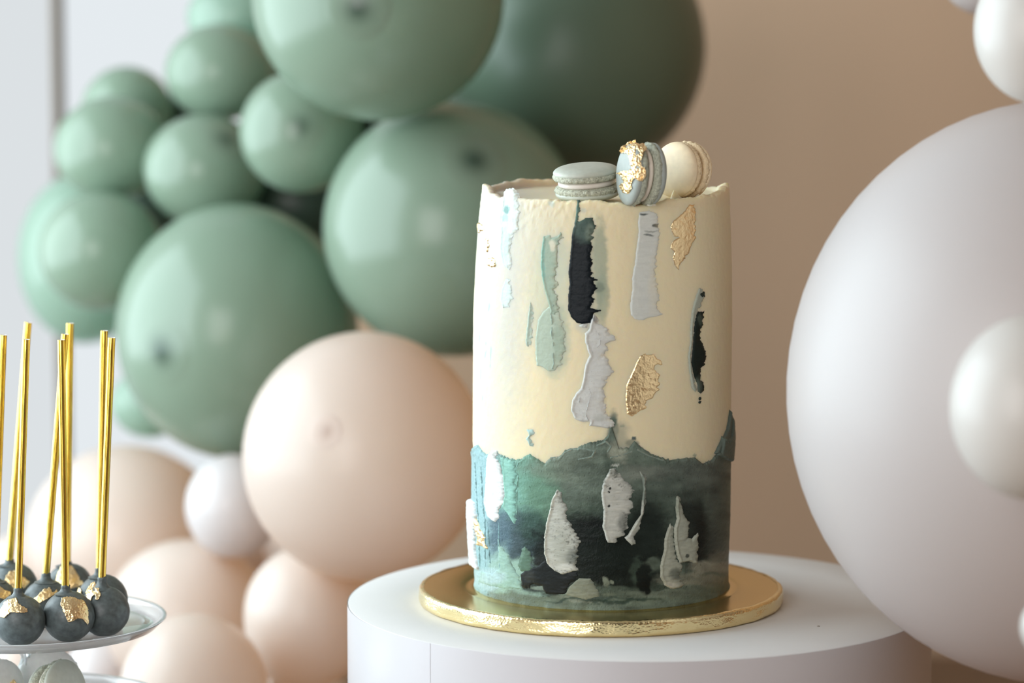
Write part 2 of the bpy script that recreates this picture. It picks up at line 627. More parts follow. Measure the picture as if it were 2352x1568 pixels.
NZ = 260
rz = rim_z(TH)
f = np.linspace(0, 1, NZ)
ZS = ZB + f[None, :] * (rz[:, None] - 0.0012 - ZB)
TS = np.broadcast_to(TH[:, None], ZS.shape)
SIDE = cake_pt(TS, ZS, cream_h(TS, ZS))
lip = []
for (dr, dz) in ((-0.0003, -0.0006), (-0.0011, -0.0001), (-0.0022, 0.0), (-0.0034, -0.0004), (-0.0044, -0.0010)):
    zz = rz + dz
    lip.append(cake_pt(TH, zz, dr + 0.0005 * vnoise(TH * 24, dr * 900, 0, 12)))
for k, r in enumerate((0.0056, 0.0075, 0.012, 0.02, 0.03, 0.042, 0.055, 0.066)):
    zz = np.full(TH.shape, Z_TOP) + 0.0004 * fbm(np.sin(TH) * (1 - r * 12) * 5, np.cos(TH) * (1 - r * 12) * 5, 0, 14)
    if k == 0:
        zz = np.minimum(zz + 0.0004, rz - 0.0004)
    p = cake_pt(TH, zz, 0)
    ax = np.stack([c_x(zz), 0 * zz, zz], -1)
    fr = r / c_r(zz)
    lip.append(p * (1 - fr)[:, None] + ax * fr[:, None])
lip.append(np.stack([c_x(rz * 0 + Z_TOP), 0 * TH, np.full(TH.shape, Z_TOP)], -1))
BODY = np.concatenate([SIDE, np.stack(lip, 1)], 1)
nv = BODY.shape[1]
X, Y = proj(BODY)
col = np.ones(BODY.shape) * np.array([0.78, 0.685, 0.465])
col = paint(col, X, Y, [
    (1150, 640, 60, 330, (196, 195, 187), 0.8, 0.9), (1180, 520, 110, 110, (202, 199, 186), 0.5, 0.8),
    (1378, 600, 16, 95, (150, 160, 140), 0.75, 0.5), (1362, 640, 30, 120, (180, 186, 166), 0.55, 0.8), (1384, 680, 14, 60, (160, 170, 150), 0.7, 0.5),
    (1262, 690, 46, 140, (196, 202, 184), 0.55, 0.6), (1288, 600, 20, 60, (200, 206, 188), 0.6, 0.6), (1275, 780, 34, 80, (176, 188, 168), 0.7, 0.45),
    (1408, 985, 12, 40, (120, 130, 118), 0.9, 0.5), (1420, 1010, 26, 40, (165, 168, 150), 0.7, 0.7), (1430, 1040, 34, 26, (175, 176, 158), 0.6, 0.6), (1410, 970, 6, 10, (95, 110, 100), 0.9, 0.5),
    (1378, 660, 10, 12, (110, 125, 112), 0.5, 0.5),
    (1458, 1006, 6, 6, (95, 108, 104), 1, 0.3), (1428, 977, 6, 3, (150, 158, 140), 0.8, 0.4), (1596, 1045, 5, 4, (150, 158, 140), 0.8, 0.4), (1452, 1020, 14, 8, (130, 138, 124), 0.7, 0.4),
    (1267, 467, 8, 6, (190, 204, 196), 0.7, 0.5), (1340, 484, 8, 5, (200, 206, 196), 0.6, 0.5), (1352, 750, 30, 14, (205, 205, 195), 0.6, 0.5),
], 5, 7.0, 0.03, 0.06)
for k, (x0, y0, y1) in enumerate(((1103, 752, 800), (1115, 760, 830), (1125, 790, 850), (1105, 840, 880), (1118, 880, 960), (1122, 690, 740), (1110, 900, 940))):
    m = np.exp(-((X - x0 - 3 * vnoise(Y * 0.04, k)) / 2.2) ** 2) * sstep(y0, y0 + 12, Y) * sstep(y1, y1 - 12, Y) * (0.4 + 0.6 * (vnoise(X * 0.2, Y * 0.09, 0, k) > 0))
    col = col * (1 - 0.6 * m[..., None]) + alb((140, 180, 178)) * 0.6 * m[..., None]
Fb = grid_faces(len(TH), nv, True)
o = mesh('cream_frosting', BODY.reshape(-1, 3) - CK0, Fb, M_cream, cake, np.clip(col.reshape(-1, 3), 0, 0.94))
o['label'] = 'cream buttercream coat with a torn rim'

# green band
NB = 150
eb = band_edge(TH) + 0.0009
ZS = ZB + np.linspace(0, 1, NB)[None] * (eb[:, None] - ZB)
TS = np.broadcast_to(TH[:, None], ZS.shape)
V = cake_pt(TS, ZS, band_h(TS, ZS))
X, Y = proj(V)
col = np.ones(V.shape) * alb((104, 118, 106))
G_items = [
    (1100, 1180, 60, 190, (150, 186, 190), 0.95, 0.5), (1215, 1110, 50, 90, (118, 164, 146), 0.95, 0.6), (1250, 1140, 40, 80, (104, 138, 116), 0.8, 0.7),  # first blotch puts the cool light on the far left into the pigment
    (1300, 1070, 90, 36, (120, 132, 118), 0.7, 0.6), (1160, 1130, 30, 90, (128, 176, 164), 0.8, 0.5),
    (1190, 1240, 62, 70, (62, 80, 88), 0.9, 0.4), (1150, 1230, 28, 60, (86, 110, 122), 0.8, 0.5), (1225, 1210, 36, 40, (58, 84, 74), 0.8, 0.6),
    (1380, 1210, 120, 60, (52, 66, 56), 0.85, 0.6), (1460, 1180, 90, 60, (58, 70, 62), 0.8, 0.6), (1340, 1270, 130, 86, (20, 27, 25), 0.97, 0.35), (1240, 1320, 46, 40, (34, 38, 38), 0.95, 0.35),
    (1430, 1290, 90, 80, (22, 30, 26), 0.95, 0.4), (1480, 1210, 40, 60, (30, 38, 34), 0.8, 0.6), (1500, 1260, 60, 80, (28, 36, 32), 0.9, 0.5), (1590, 1200, 34, 110, (30, 36, 34), 0.9, 0.45), (1615, 1240, 30, 60, (24, 30, 28), 0.9, 0.5), (1560, 1110, 100, 40, (84, 94, 86), 0.6, 0.6),
    (1650, 1180, 26, 130, (78, 88, 82), 0.8, 0.6), (1610, 1080, 60, 34, (104, 112, 104), 0.7, 0.6), (1500, 1090, 40, 20, (130, 136, 126), 0.5, 0.7), (1440, 1085, 40, 18, (128, 134, 124), 0.6, 0.7),
    (1370, 1080, 60, 30, (92, 106, 96), 0.6, 0.6), (1395, 1080, 12, 40, (70, 84, 74), 0.6, 0.5),
    (1630, 1300, 46, 14, (140, 142, 128), 0.9, 0.5), (1590, 1330, 80, 16, (132, 136, 122), 0.9, 0.5), (1650, 1275, 26, 14, (120, 122, 110), 0.8, 0.5), (1500, 1300, 30, 14, (92, 104, 92), 0.8, 0.4), (1465, 1310, 16, 30, (62, 76, 66), 0.8, 0.4),
    (1180, 1320, 60, 40, (150, 182, 168), 0.95, 0.35), (1150, 1290, 24, 40, (150, 184, 176), 0.7, 0.5), (1120, 1330, 40, 24, (168, 196, 200), 0.9, 0.5), (1240, 1356, 60, 12, (134, 160, 150), 0.9, 0.4), (1225, 1335, 30, 22, (36, 42, 42), 0.9, 0.3), (1265, 1345, 40, 22, (26, 32, 32), 0.95, 0.3),
    (1240, 1350, 24, 8, (126, 142, 132), 0.9, 0.4), (1340, 1372, 60, 8, (128, 138, 126), 0.9, 0.5), (1430, 1360, 60, 12, (96, 110, 98), 0.85, 0.5), (1520, 1362, 90, 10, (110, 122, 110), 0.8, 0.5), (1500, 1350, 70, 8, (48, 60, 52), 0.7, 0.5),
    (1478, 1320, 14, 40, (18, 24, 22), 0.95, 0.3), (1488, 1345, 10, 18, (18, 24, 22), 0.95, 0.3), (1392, 1338, 9, 12, (130, 140, 124), 0.9, 0.3), (1412, 1340, 5, 5, (130, 140, 124), 0.9, 0.3), (1400, 1357, 14, 5, (110, 122, 108), 0.9, 0.4),
    (1412, 1062, 9, 4, (205, 210, 200), 0.9, 0.3), (1422, 1040, 22, 22, (160, 165, 148), 0.75, 0.6), (1350, 1378, 90, 4, (52, 70, 64), 0.8, 0.5), (1440, 1381, 80, 4, (40, 58, 52), 0.8, 0.5)]
col = paint(col, X, Y, G_items, 77, 16.0, 0.022, 0.05)
st_ = 0.7 * fbm(X * 0.018 + 0.02 * Y, Y * 0.075 - X * 0.006, 0, 91, 5) + 0.5 * fbm(X * 0.05, Y * 0.06, 0, 95, 5)
col = col * np.clip(1 + 0.6 * st_ * sstep(1150, 1320, X), 0.4, 1.8)[..., None]
sp = vnoise(X * 0.45, Y * 0.45, 0, 3)
col = np.where((sp > 0.86)[..., None], col * 0.55, col)
o = mesh('green_frosting', V.reshape(-1, 3) - CK0, grid_faces(len(TH), NB, True), M_band, cake, np.clip(col.reshape(-1, 3), 0.004, 0.9))
o['label'] = 'marbled dark green buttercream band with ragged edge'

STEP = 0.00042


def stroke(name, poly, h, rgb, tints=(), rag=0.0009, edge=0.0007, ridge=0.8, feather=0.5, streak=0.15, label=None, mat=None, s=0, crumple=0.0, line=None, sink=0.0, speck=0.0, fade=0.0):
    streak = streak * 0.45
    if line:
        rag = 0.00018
    """a smear of frosting (or a leaf of gold) lying on the cake's side, from its outline"""
    global _sid
    p = np.array(poly, float)
    th, z = inv(p[:, 0], p[:, 1])
    pu = th * RREF
    pad = 0.0016 + (line or 0)
    u = np.arange(pu.min() - pad, pu.max() + pad, STEP)
    zz = np.arange(max(z.min() - pad, ZB + 0.0002), z.max() + pad, STEP)
    U, Zg = np.meshgrid(u, zz, indexing='ij')
    if line:
        sd = line * (0.8 + 0.5 * vnoise(Zg * 500, U * 300, 0, s)) - sd_line(pu, z, U, Zg)
    else:
        sd = sd_poly(pu, z, U, Zg)
    sd_smooth = sd
    g0, _g = np.gradient(sd, STEP)
    rt = np.clip(-g0 * 1.3, 0, 1)
    sd = sd + rag * (0.35 + 0.65 * rt) * fbm(U * 700, Zg * 900, 0, s + 11, 3) + rag * (0.22 + 1.9 * rt) * fbm(U * 160, Zg * 620, 2.0, s + 13, 4) + rag * 0.5 * rt * vnoise(U * 300, Zg * 1100, 1.0, s + 2) * sstep(-0.2, 0.5, vnoise(U * 50, Zg * 160, 0, s + 9))
    gu, gz = np.gradient(sd_smooth, STEP)
    nrm = np.sqrt(gu * gu + gz * gz) + 1e-6
    gu, gz = gu / nrm, gz / nrm
    pos = np.maximum(sd, 0)
    h = h * 0.75
    hh = h * (1 - np.exp(-pos / edge))
    hh *= 1 - feather * np.clip(-gu, 0, 1) * np.exp(-pos / 0.0016)
    hh += ridge * h * np.clip(0.9 * gu + 0.25 * gz + 0.1, 0, 1) * np.exp(-((pos - 0.0008) / 0.0009) ** 2) * sstep(0, 0.0003, sd)
    hh += streak * h * fbm(U * 220, Zg * 1300, 0, s + 5, 3) * sstep(0, 0.001, sd)
    if crumple:
        c = np.abs(fbm(U * 330, Zg * 330, 0, s + 8, 4)) + 0.25 * np.abs(fbm(U * 900, Zg * 700, 3, s + 9, 3))
        hh += crumple * (0.55 - c) * sstep(-0.0002, 0.0005, sd)
    hh = np.where(sd < 0, np.maximum(sd * 1.6, -0.0012), hh) - sink
    T = U / RREF
    V = cake_pt(T, Zg, over(T, Zg) + hh)
    nu, nz = U.shape
    Fq = grid_faces(nu, nz)
    keep = (sd.ravel()[Fq] > -0.0007).any(1)
    Fq = Fq[keep]
    used = np.unique(Fq)
    if len(used) == 0:
        return None
    remap = np.zeros(nu * nz, int)
    remap[used] = np.arange(len(used))
    c = None
    if mat is None:
        X, Y = proj(V)
        c = np.ones(V.shape) * alb(rgb)
        c = paint(c, X, Y, tints, s, 6.0, 0.05, 0.06)
        gr = 0.22 if z.mean() < _zmid and np.mean(rgb) > 90 else 0.07
        c = c * (1 + gr * fbm(U * 260, Zg * 1100, 0, s, 4)[..., None])
        if speck:
            sp = fbm(U * 900, Zg * 1300, 0, s + 3) * 0.8 + 0.5 * fbm(U * 160, Zg * 160, 0, s + 4)
            c = c * (1 - 0.45 * sstep(speck - 0.12, speck + 0.12, sp)[..., None])
        lower = z.mean() < _zmid
        un = alb((62, 74, 66)) if lower else np.array([0.74, 0.64, 0.44])
        fd = (0 if np.mean(rgb) < 90 else 1) * np.clip(-gu * 1.2, 0, 1) * np.exp(-pos / 0.0016) * np.clip(0.55 + 0.9 * fbm(U * 250, Zg * 900, 0, s + 6), 0, 1) * (0.75 if lower else 0.45)
        c = c * (1 - fd[..., None]) + un * fd[..., None]
        c = np.clip(c.reshape(-1, 3)[used], 0.004, 0.93)
    o = mesh(name, V.reshape(-1, 3)[used] - CK0, remap[Fq], mat or M_stroke, cake, c)
    if label:
        o['label'] = label
    return o


FS = 'frosting_stroke'
stroke(FS, [(1159, 438), (1175, 436), (1187, 453), (1190, 471), (1193, 496), (1187, 533), (1175, 545), (1172, 575), (1175, 606), (1169, 618), (1156, 606), (1150, 575), (1153, 533), (1149, 499), (1156, 471)],
       0.0011, (214, 226, 222), [(1163, 482, 6, 9, (120, 165, 160), 0.9, 0.5), (1160, 502, 7, 10, (160, 190, 186), 0.8, 0.5), (1160, 560, 10, 50, (190, 212, 208), 0.8, 0.6)], s=1, label='pale teal smear near the left rim')
stroke(FS, [(1153, 661), (1162, 640), (1172, 643), (1175, 667), (1179, 683), (1169, 704), (1156, 707), (1150, 689)], 0.0006, (202, 217, 212), s=2, label='small pale grey dab')
stroke(FS, [(1219, 690), (1226, 718), (1222, 786), (1211, 795), (1207, 783), (1210, 754), (1214, 718)], 0.0005, (176, 192, 178), s=4, ridge=1.2, feather=0.9, label='thin sage finger of frosting')
stroke(FS, [(1245, 718), (1266, 700), (1287, 718), (1296, 760), (1299, 798), (1293, 819), (1290, 837), (1275, 849), (1259, 852), (1248, 843), (1233, 840), (1230, 813), (1230, 774), (1236, 736)],
       0.0006, (180, 194, 176), [(1285, 790, 14, 50, (150, 168, 150), 0.6, 0.6)], s=5, ridge=0.4, feather=0.4, label='pale sage smear below the sage stroke')
stroke(FS, [(1272, 700), (1267, 720), (1270, 740), (1268, 765), (1272, 790), (1271, 815), (1274, 835), (1270, 846)], 0.0013, (172, 196, 184), line=0.0008, s=6, label='raised sage ridge')
stroke(FS, [(1248, 542), (1260, 540), (1267, 545), (1282, 542), (1289, 531), (1291, 542), (1282, 554), (1283, 575), (1279, 594), (1282, 606), (1276, 631), (1279, 652), (1276, 667), (1282, 698), (1285, 716), (1276, 725), (1265, 719), (1260, 695), (1251, 667), (1245, 637), (1242, 606), (1244, 575)],
       0.0008, (160, 178, 160), [(1268, 566, 9, 12, (222, 216, 194), 0.8, 0.4), (1246, 600, 5, 60, (128, 176, 164), 0.7, 0.5)], s=3, ridge=1.0, feather=0.1, label='sage green knife stroke')
stroke(FS, [(1328, 462), (1332, 471), (1328, 490), (1331, 508), (1346, 500), (1363, 500), (1364, 520), (1360, 554), (1357, 575), (1360, 606), (1358, 624), (1364, 640), (1372, 643), (1363, 652), (1371, 661), (1363, 667), (1360, 698), (1358, 707), (1375, 712), (1364, 722), (1358, 741), (1337, 744), (1325, 741), (1312, 729), (1305, 710), (1305, 680), (1308, 652), (1306, 624), (1309, 594), (1312, 569), (1314, 533), (1320, 514), (1323, 490), (1325, 471)],
       0.0011, (14, 22, 27), [(1345, 520, 30, 34, (74, 92, 84), 0.9, 0.6), (1328, 485, 9, 26, (104, 134, 124), 0.9, 0.5), (1355, 530, 10, 20, (112, 124, 110), 0.7, 0.6)], s=7, ridge=0.5, feather=0.1, label='broad black knife stroke')
stroke(FS, [(1469, 487), (1490, 484), (1511, 490), (1513, 514), (1517, 533), (1514, 560), (1508, 591), (1505, 637), (1511, 667), (1513, 707), (1523, 721), (1499, 728), (1478, 736), (1459, 733), (1449, 722), (1447, 698), (1452, 667), (1452, 637), (1458, 606), (1462, 569), (1467, 533), (1465, 511)],
       0.0007, (210, 213, 206), [(1505, 660, 14, 60, (222, 216, 196), 0.5, 0.8), (1479, 492, 10, 2.5, (60, 70, 70), 0.9, 0.4), (1510, 520, 10, 4, (52, 60, 60), 0.9, 0.4), (1488, 538, 12, 2.5, (80, 88, 86), 0.8, 0.4), (1495, 530, 16, 2, (120, 126, 120), 0.6, 0.5)], s=8, ridge=0.3, feather=0.6, label='long pale grey knife stroke')
stroke(FS, [(1606, 661), (1615, 665), (1618, 680), (1612, 700), (1602, 712), (1594, 745), (1591, 783), (1588, 819), (1591, 855), (1597, 879), (1601, 896), (1597, 902), (1589, 890), (1583, 855), (1580, 819), (1585, 789), (1586, 745), (1588, 718), (1595, 690)],
       0.0008, (172, 178, 164), s=9, ridge=0.6, label='grey smear along the dark right stroke')
stroke(FS, [(1603, 715), (1616, 716), (1616, 727), (1613, 742), (1610, 760), (1607, 780), (1614, 792), (1622, 816), (1620, 834), (1611, 849), (1611, 867), (1616, 890), (1610, 905), (1603, 899), (1601, 879), (1595, 867), (1591, 849), (1588, 831), (1591, 798), (1592, 774), (1594, 751), (1597, 730)],
       0.0011, (26, 36, 32), [(1604, 890, 10, 22, (90, 100, 90), 0.8, 0.6), (1608, 735, 5, 12, (80, 92, 82), 0.7, 0.5)], s=10, rag=0.0009, ridge=0.3, label='narrow dark green stroke')
for k, (x, y, r) in enumerate(((1608, 915, 4), (1607, 924, 3), (1613, 676, 7))):
    stroke('frosting_fleck', [(x + r * math.cos(a), y + r * math.sin(a)) for a in np.linspace(0, 6.28, 8)[:-1]], 0.0009, (44, 56, 50), s=20 + k, edge=0.0004)
stroke(FS, [(1364, 721), (1372, 733), (1370, 742), (1382, 748), (1394, 754), (1402, 768), (1412, 771), (1411, 780), (1399, 786), (1394, 798), (1396, 804), (1387, 813), (1394, 825), (1396, 840), (1408, 849), (1403, 864), (1391, 876), (1387, 890), (1390, 908), (1388, 932), (1397, 953), (1402, 965), (1411, 978), (1397, 984), (1376, 980), (1354, 977), (1355, 968), (1338, 969), (1321, 962), (1312, 944), (1314, 920), (1323, 902), (1335, 890), (1339, 870), (1344, 837), (1354, 816), (1348, 798), (1344, 783), (1344, 765), (1353, 757), (1355, 745)],
       0.0012, (204, 205, 200), [(1366, 735, 6, 10, (130, 132, 134), 0.9, 0.5), (1380, 960, 16, 8, (176, 178, 170), 0.6, 0.6)], s=11, ridge=0.9, feather=0.2, streak=0.25, label='long lumpy light grey smear')
for k, (ln, r) in enumerate((([(1364, 845), (1356, 856), (1360, 872), (1352, 888), (1358, 905), (1352, 930), (1346, 950), (1352, 965)], 0.0006), ([(1336, 892), (1332, 920), (1338, 945), (1342, 962)], 0.0006), ([(1368, 760), (1376, 768), (1384, 762)], 0.0008), ([(1362, 790), (1374, 796), (1380, 788), (1378, 778)], 0.0007), ([(1354, 760), (1350, 780), (1356, 800), (1362, 812)], 0.0006))):
    stroke('frosting_ridge', ln, 0.0019, (208, 209, 205), line=r, s=30 + k)
stroke(FS, [(1340, 742), (1352, 745), (1350, 754), (1338, 752), (1330, 748)], 0.0012, (205, 207, 200), s=36, label='small white crumb of frosting under the black stroke')
stroke(FS, [(1210, 986), (1225, 986), (1226, 998), (1219, 1004), (1226, 1013), (1223, 1024), (1217, 1024), (1213, 1013), (1207, 1007), (1216, 998)], 0.0011, (176, 204, 198), s=12, rag=0.0009, label='little pale teal squiggle')

# on the green band
stroke(FS, [(1129, 1034), (1141, 1034), (1147, 1055), (1156, 1077), (1162, 1101), (1164, 1147), (1153, 1162), (1150, 1190), (1143, 1199), (1126, 1187), (1118, 1153), (1121, 1122), (1123, 1080), (1124, 1052)], 0.0010, (224, 228, 226), s=13, streak=0.3, label='white knife stroke at upper left of the green band')
stroke(FS, [(1153, 1049), (1187, 1058), (1190, 1101), (1190, 1138), (1188, 1202), (1184, 1202), (1172, 1181), (1158, 1162), (1164, 1138), (1161, 1101), (1158, 1070)], 0.0007, (140, 190, 176), s=14, label='mint knife stroke')
for k, ln in enumerate(([(1097, 1060), (1101, 1150), (1105, 1200)], [(1110, 1070), (1114, 1150), (1118, 1200)], [(1105, 1210), (1108, 1300)], [(1120, 1190), (1121, 1300)], [(1150, 1200), (1153, 1310)], [(1194, 1062), (1189, 1075), (1194, 1095), (1191, 1130), (1190, 1180)], [(1126, 1210), (1130, 1290)])):
    stroke('frosting_ridge', ln, 0.0009, (128, 166, 172) if k != 5 else (140, 185, 172), line=0.0005, s=40 + k)
for k, ln in enumerate(([(1296, 1040), (1312, 1032), (1340, 1030), (1368, 1034), (1360, 1048), (1330, 1054)], [(1372, 1022), (1392, 1014), (1404, 1024), (1396, 1036)], [(1256, 1062), (1266, 1052), (1286, 1049)], [(1404, 1050), (1430, 1044), (1450, 1036)], [(1462, 1032), (1490, 1046), (1520, 1056)])):
    stroke('frosting_ridge', ln, 0.0008, (122, 138, 128), line=0.0006, s=50 + k)
stroke(FS, [(1077, 1144), (1095, 1153), (1101, 1181), (1098, 1220), (1098, 1263), (1106, 1309), (1092, 1300), (1082, 1260), (1079, 1214), (1078, 1171)], 0.0026, (228, 236, 238), s=15, label='thick white stroke on the left edge')
stroke(FS, [(1282, 1122), (1289, 1129), (1296, 1147), (1302, 1165), (1303, 1187), (1309, 1202), (1320, 1220), (1328, 1230), (1335, 1236), (1329, 1260), (1328, 1282), (1325, 1294), (1326, 1306), (1309, 1315), (1294, 1318), (1276, 1309), (1260, 1294), (1253, 1269), (1253, 1233), (1257, 1202), (1265, 1171), (1270, 1144), (1277, 1132)],
       0.0012, (190, 192, 182), [(1315, 1280, 16, 20, (112, 118, 112), 0.8, 0.7), (1290, 1250, 20, 40, (170, 173, 162), 0.7, 0.7), (1300, 1305, 26, 10, (206, 208, 200), 0.8, 0.5)], s=16, ridge=1.1, feather=0.3, streak=0.22, speck=0.32, label='teardrop grey-white stroke with a thick left edge')
stroke(FS, [(1401, 1075), (1416, 1073), (1421, 1089), (1432, 1095), (1444, 1110), (1453, 1125), (1449, 1147), (1452, 1159), (1444, 1184), (1438, 1208), (1435, 1227), (1420, 1233), (1412, 1245), (1395, 1245), (1389, 1227), (1384, 1208), (1386, 1171), (1381, 1132), (1386, 1104), (1395, 1089)],
       0.0010, (188, 189, 180), [(1408, 1085, 14, 10, (150, 155, 146), 0.8, 0.6), (1432, 1200, 12, 22, (110, 114, 108), 0.7, 0.7), (1403, 1121, 3, 4, (18, 22, 22), 1, 0.3), (1398, 1128, 2.5, 3, (18, 22, 22), 1, 0.3), (1401, 1161, 3, 2.5, (18, 22, 22), 1, 0.3)], s=17, ridge=0.6, streak=0.25, speck=0.35, label='leaf-shaped grey-white stroke with dark pits')
stroke(FS, [(1467, 1081), (1484, 1092), (1482, 1116), (1481, 1147), (1479, 1171), (1472, 1192), (1467, 1214), (1456, 1233), (1458, 1248), (1450, 1251), (1438, 1239), (1433, 1233), (1441, 1227), (1450, 1211), (1459, 1196), (1470, 1181), (1472, 1153), (1476, 1122), (1473, 1098)],
       0.0013, (176, 179, 168), rag=0.0004, tints=[(1477, 1120, 8, 36, (110, 122, 112), 0.85, 0.5), (1445, 1232, 12, 10, (196, 198, 190), 0.7, 0.5)], s=18, label='thin curling grey stroke')
stroke(FS, [(1536, 1199), (1545, 1208), (1545, 1245), (1554, 1288), (1566, 1297), (1557, 1321), (1570, 1340), (1557, 1349), (1542, 1352), (1524, 1343), (1514, 1324), (1513, 1300), (1522, 1260), (1524, 1233)],
       0.0010, (166, 170, 156), [(1552, 1318, 14, 14, (96, 104, 96), 0.8, 0.6), (1540, 1345, 18, 8, (196, 196, 182), 0.8, 0.5)], s=19, streak=0.22, label='grey stroke reaching down to the base at right')
stroke(FS, [(1550, 1138), (1557, 1141), (1563, 1162), (1573, 1184), (1580, 1199), (1576, 1233), (1585, 1236), (1600, 1220), (1599, 1254), (1596, 1294), (1579, 1288), (1566, 1291), (1557, 1291), (1550, 1269), (1545, 1239), (1545, 1211), (1551, 1190), (1548, 1165)],
       0.0013, (168, 172, 158), [(1555, 1160, 8, 20, (140, 148, 134), 0.7, 0.5), (1578, 1278, 4, 4, (60, 66, 62), 0.9, 0.4)], s=60, streak=0.22, ridge=0.8, label='grey-green pointed stroke overlapping its neighbour')
stroke(FS, [(1147, 1236), (1165, 1262), (1180, 1290), (1199, 1330), (1205, 1352), (1150, 1348), (1104, 1335), (1110, 1310), (1136, 1316), (1150, 1305)], 0.0006, (150, 184, 172), [(1130, 1325, 30, 16, (170, 196, 200), 0.8, 0.6)], s=64, ridge=0.0, fade=1, label='pale mint wedge at the lower left')
stroke(FS, [(1199, 1318), (1210, 1308), (1236, 1300), (1255, 1285), (1290, 1310), (1330, 1312), (1322, 1330), (1309, 1346), (1300, 1364), (1256, 1362), (1247, 1345), (1230, 1340), (1212, 1352), (1202, 1345)], 0.0006, (32, 37, 38), [(1215, 1325, 14, 14, (58, 62, 60), 0.7, 0.7)], s=65, ridge=0.2, label='black ragged patch low on the left')
stroke(FS, [(1210, 1251), (1218, 1260), (1224, 1275), (1231, 1300), (1218, 1312), (1199, 1311), (1193, 1297), (1198, 1279), (1202, 1260)], 0.0007, (96, 124, 108), [(1228, 1300, 10, 10, (84, 96, 104), 0.8, 0.5)], s=61, ridge=-0.5, label='small green teardrop dab')
stroke(FS, [(1331, 1326), (1358, 1327), (1366, 1340), (1374, 1355), (1377, 1367), (1346, 1376), (1300, 1364), (1309, 1346), (1322, 1334)], 0.0004, (136, 142, 126), s=62, rag=0.0004, ridge=0.0, label='grey half-round patch at the base')
stroke(FS, [(1640, 1040), (1655, 1010), (1668, 985), (1675, 940), (1678, 960), (1678, 1030), (1676, 1060), (1660, 1056)], 0.0022, (96, 108, 100), s=63, rag=0.0012, ridge=0.5, feather=0.0, label='thick grey-green curl on the right edge')
# gold leaf on the cake's side
GL = 'gold_leaf'
stroke(GL, [(1582, 470), (1594, 471), (1597, 490), (1599, 520), (1596, 545), (1588, 563), (1579, 585), (1566, 603), (1557, 618), (1550, 609), (1545, 591), (1550, 579), (1540, 569), (1545, 554), (1560, 545), (1548, 542), (1540, 523), (1545, 508), (1557, 499), (1573, 484)], 0.0004, None, mat=M_leaf, crumple=0.0004, s=70, ridge=0, feather=0, edge=0.0003)
stroke(GL, [(1483, 810), (1489, 815), (1503, 813), (1510, 822), (1519, 831), (1518, 838), (1509, 835), (1504, 840), (1501, 852), (1513, 864), (1513, 885), (1507, 905), (1486, 920), (1483, 935), (1469, 947), (1452, 957), (1440, 950), (1437, 926), (1437, 905), (1439, 882), (1451, 858), (1460, 837), (1469, 819)], 0.0004, None, mat=M_leaf, crumple=0.00045, s=71, ridge=0, feather=0, edge=0.0003)
stroke(GL, [(1092, 512), (1101, 511), (1113, 518), (1111, 528), (1100, 535), (1094, 527)], 0.0006, None, mat=M_leaf, crumple=0.0012, s=72, ridge=0, feather=0, edge=0.0003)
stroke(GL, [(1115, 549), (1121, 549), (1124, 560), (1120, 581), (1115, 569)], 0.0006, None, mat=M_leaf, crumple=0.0010, s=73, ridge=0, feather=0, edge=0.0003)
stroke(GL, [(1119, 594), (1132, 590), (1140, 600), (1138, 613), (1129, 614), (1120, 609)], 0.0006, None, mat=M_leaf, crumple=0.0012, s=74, ridge=0, feather=0, edge=0.0003)
stroke(GL, [(1095, 1181), (1104, 1199), (1106, 1211), (1117, 1227), (1124, 1260), (1117, 1254), (1103, 1251), (1104, 1236), (1098, 1214)], 0.0014, None, mat=M_leaf, crumple=0.0008, s=75, ridge=0, feather=0, edge=0.0003)


def frosting_peak(px, py, hpx, wpx, lean, s):
    """a little pulled-up point of buttercream on the rim"""
    base = at_z(px, py, Z_TOP + 0.0006)
    sc = depth_of(base) / F
    hh, ww = hpx * sc, wpx * sc
    n, mlev = 20, 12
    tt = np.linspace(0, 2 * np.pi, n, endpoint=False)
    V = []
    for j in range(mlev):
        q = j / (mlev - 1)
        r = ww * 0.5 * (1 - q) ** 0.8 * (1 + 0.25 * vnoise(tt * 1.5, q * 4, 0, s)) + 0.0002
        V.append(np.stack([r * np.cos(tt) + lean * q ** 2 * ww, r * 0.6 * np.sin(tt), np.full(n, hh * q - 0.0016)], -1))
    V = np.stack(V, 1).reshape(-1, 3) + base - CK0
    c = np.ones((len(V), 3)) * np.array([0.74, 0.66, 0.50])
    mesh('frosting_peak', V, grid_faces(n, mlev, True), M_cream, cake, c)


frosting_peak(1553, 456, 26, 30, -0.15, 1)
frosting_peak(1600, 455, 16, 22, 0.2, 2)
frosting_peak(1497, 466, 14, 22, -0.2, 3)


# ------------------------------------------------------------------ macarons
def macaron_mats(name, shell, foot, fill, pit=0.35):
    a, ba = principled(name + '_shell', shell, 0.5)
    add_noise_color(a, ba, shell, 0.05, 300)
    add_bump(a, ba, 1200, 0.08, 0.0003)
    ba.inputs['Subsurface Weight'].default_value = 0.15
    ba.inputs['Subsurface Radius'].default_value = (1, 0.7, 0.4)
    ba.inputs['Subsurface Scale'].default_value = 0.004
    f_, bf = principled(name + '_foot', foot, 0.8)
    add_noise_color(f_, bf, foot, pit, 900)
    add_bump(f_, bf, 1500, 0.8, 0.0008)
    c, bc = principled(name + '_filling', fill, 0.5)
    return a, f_, c


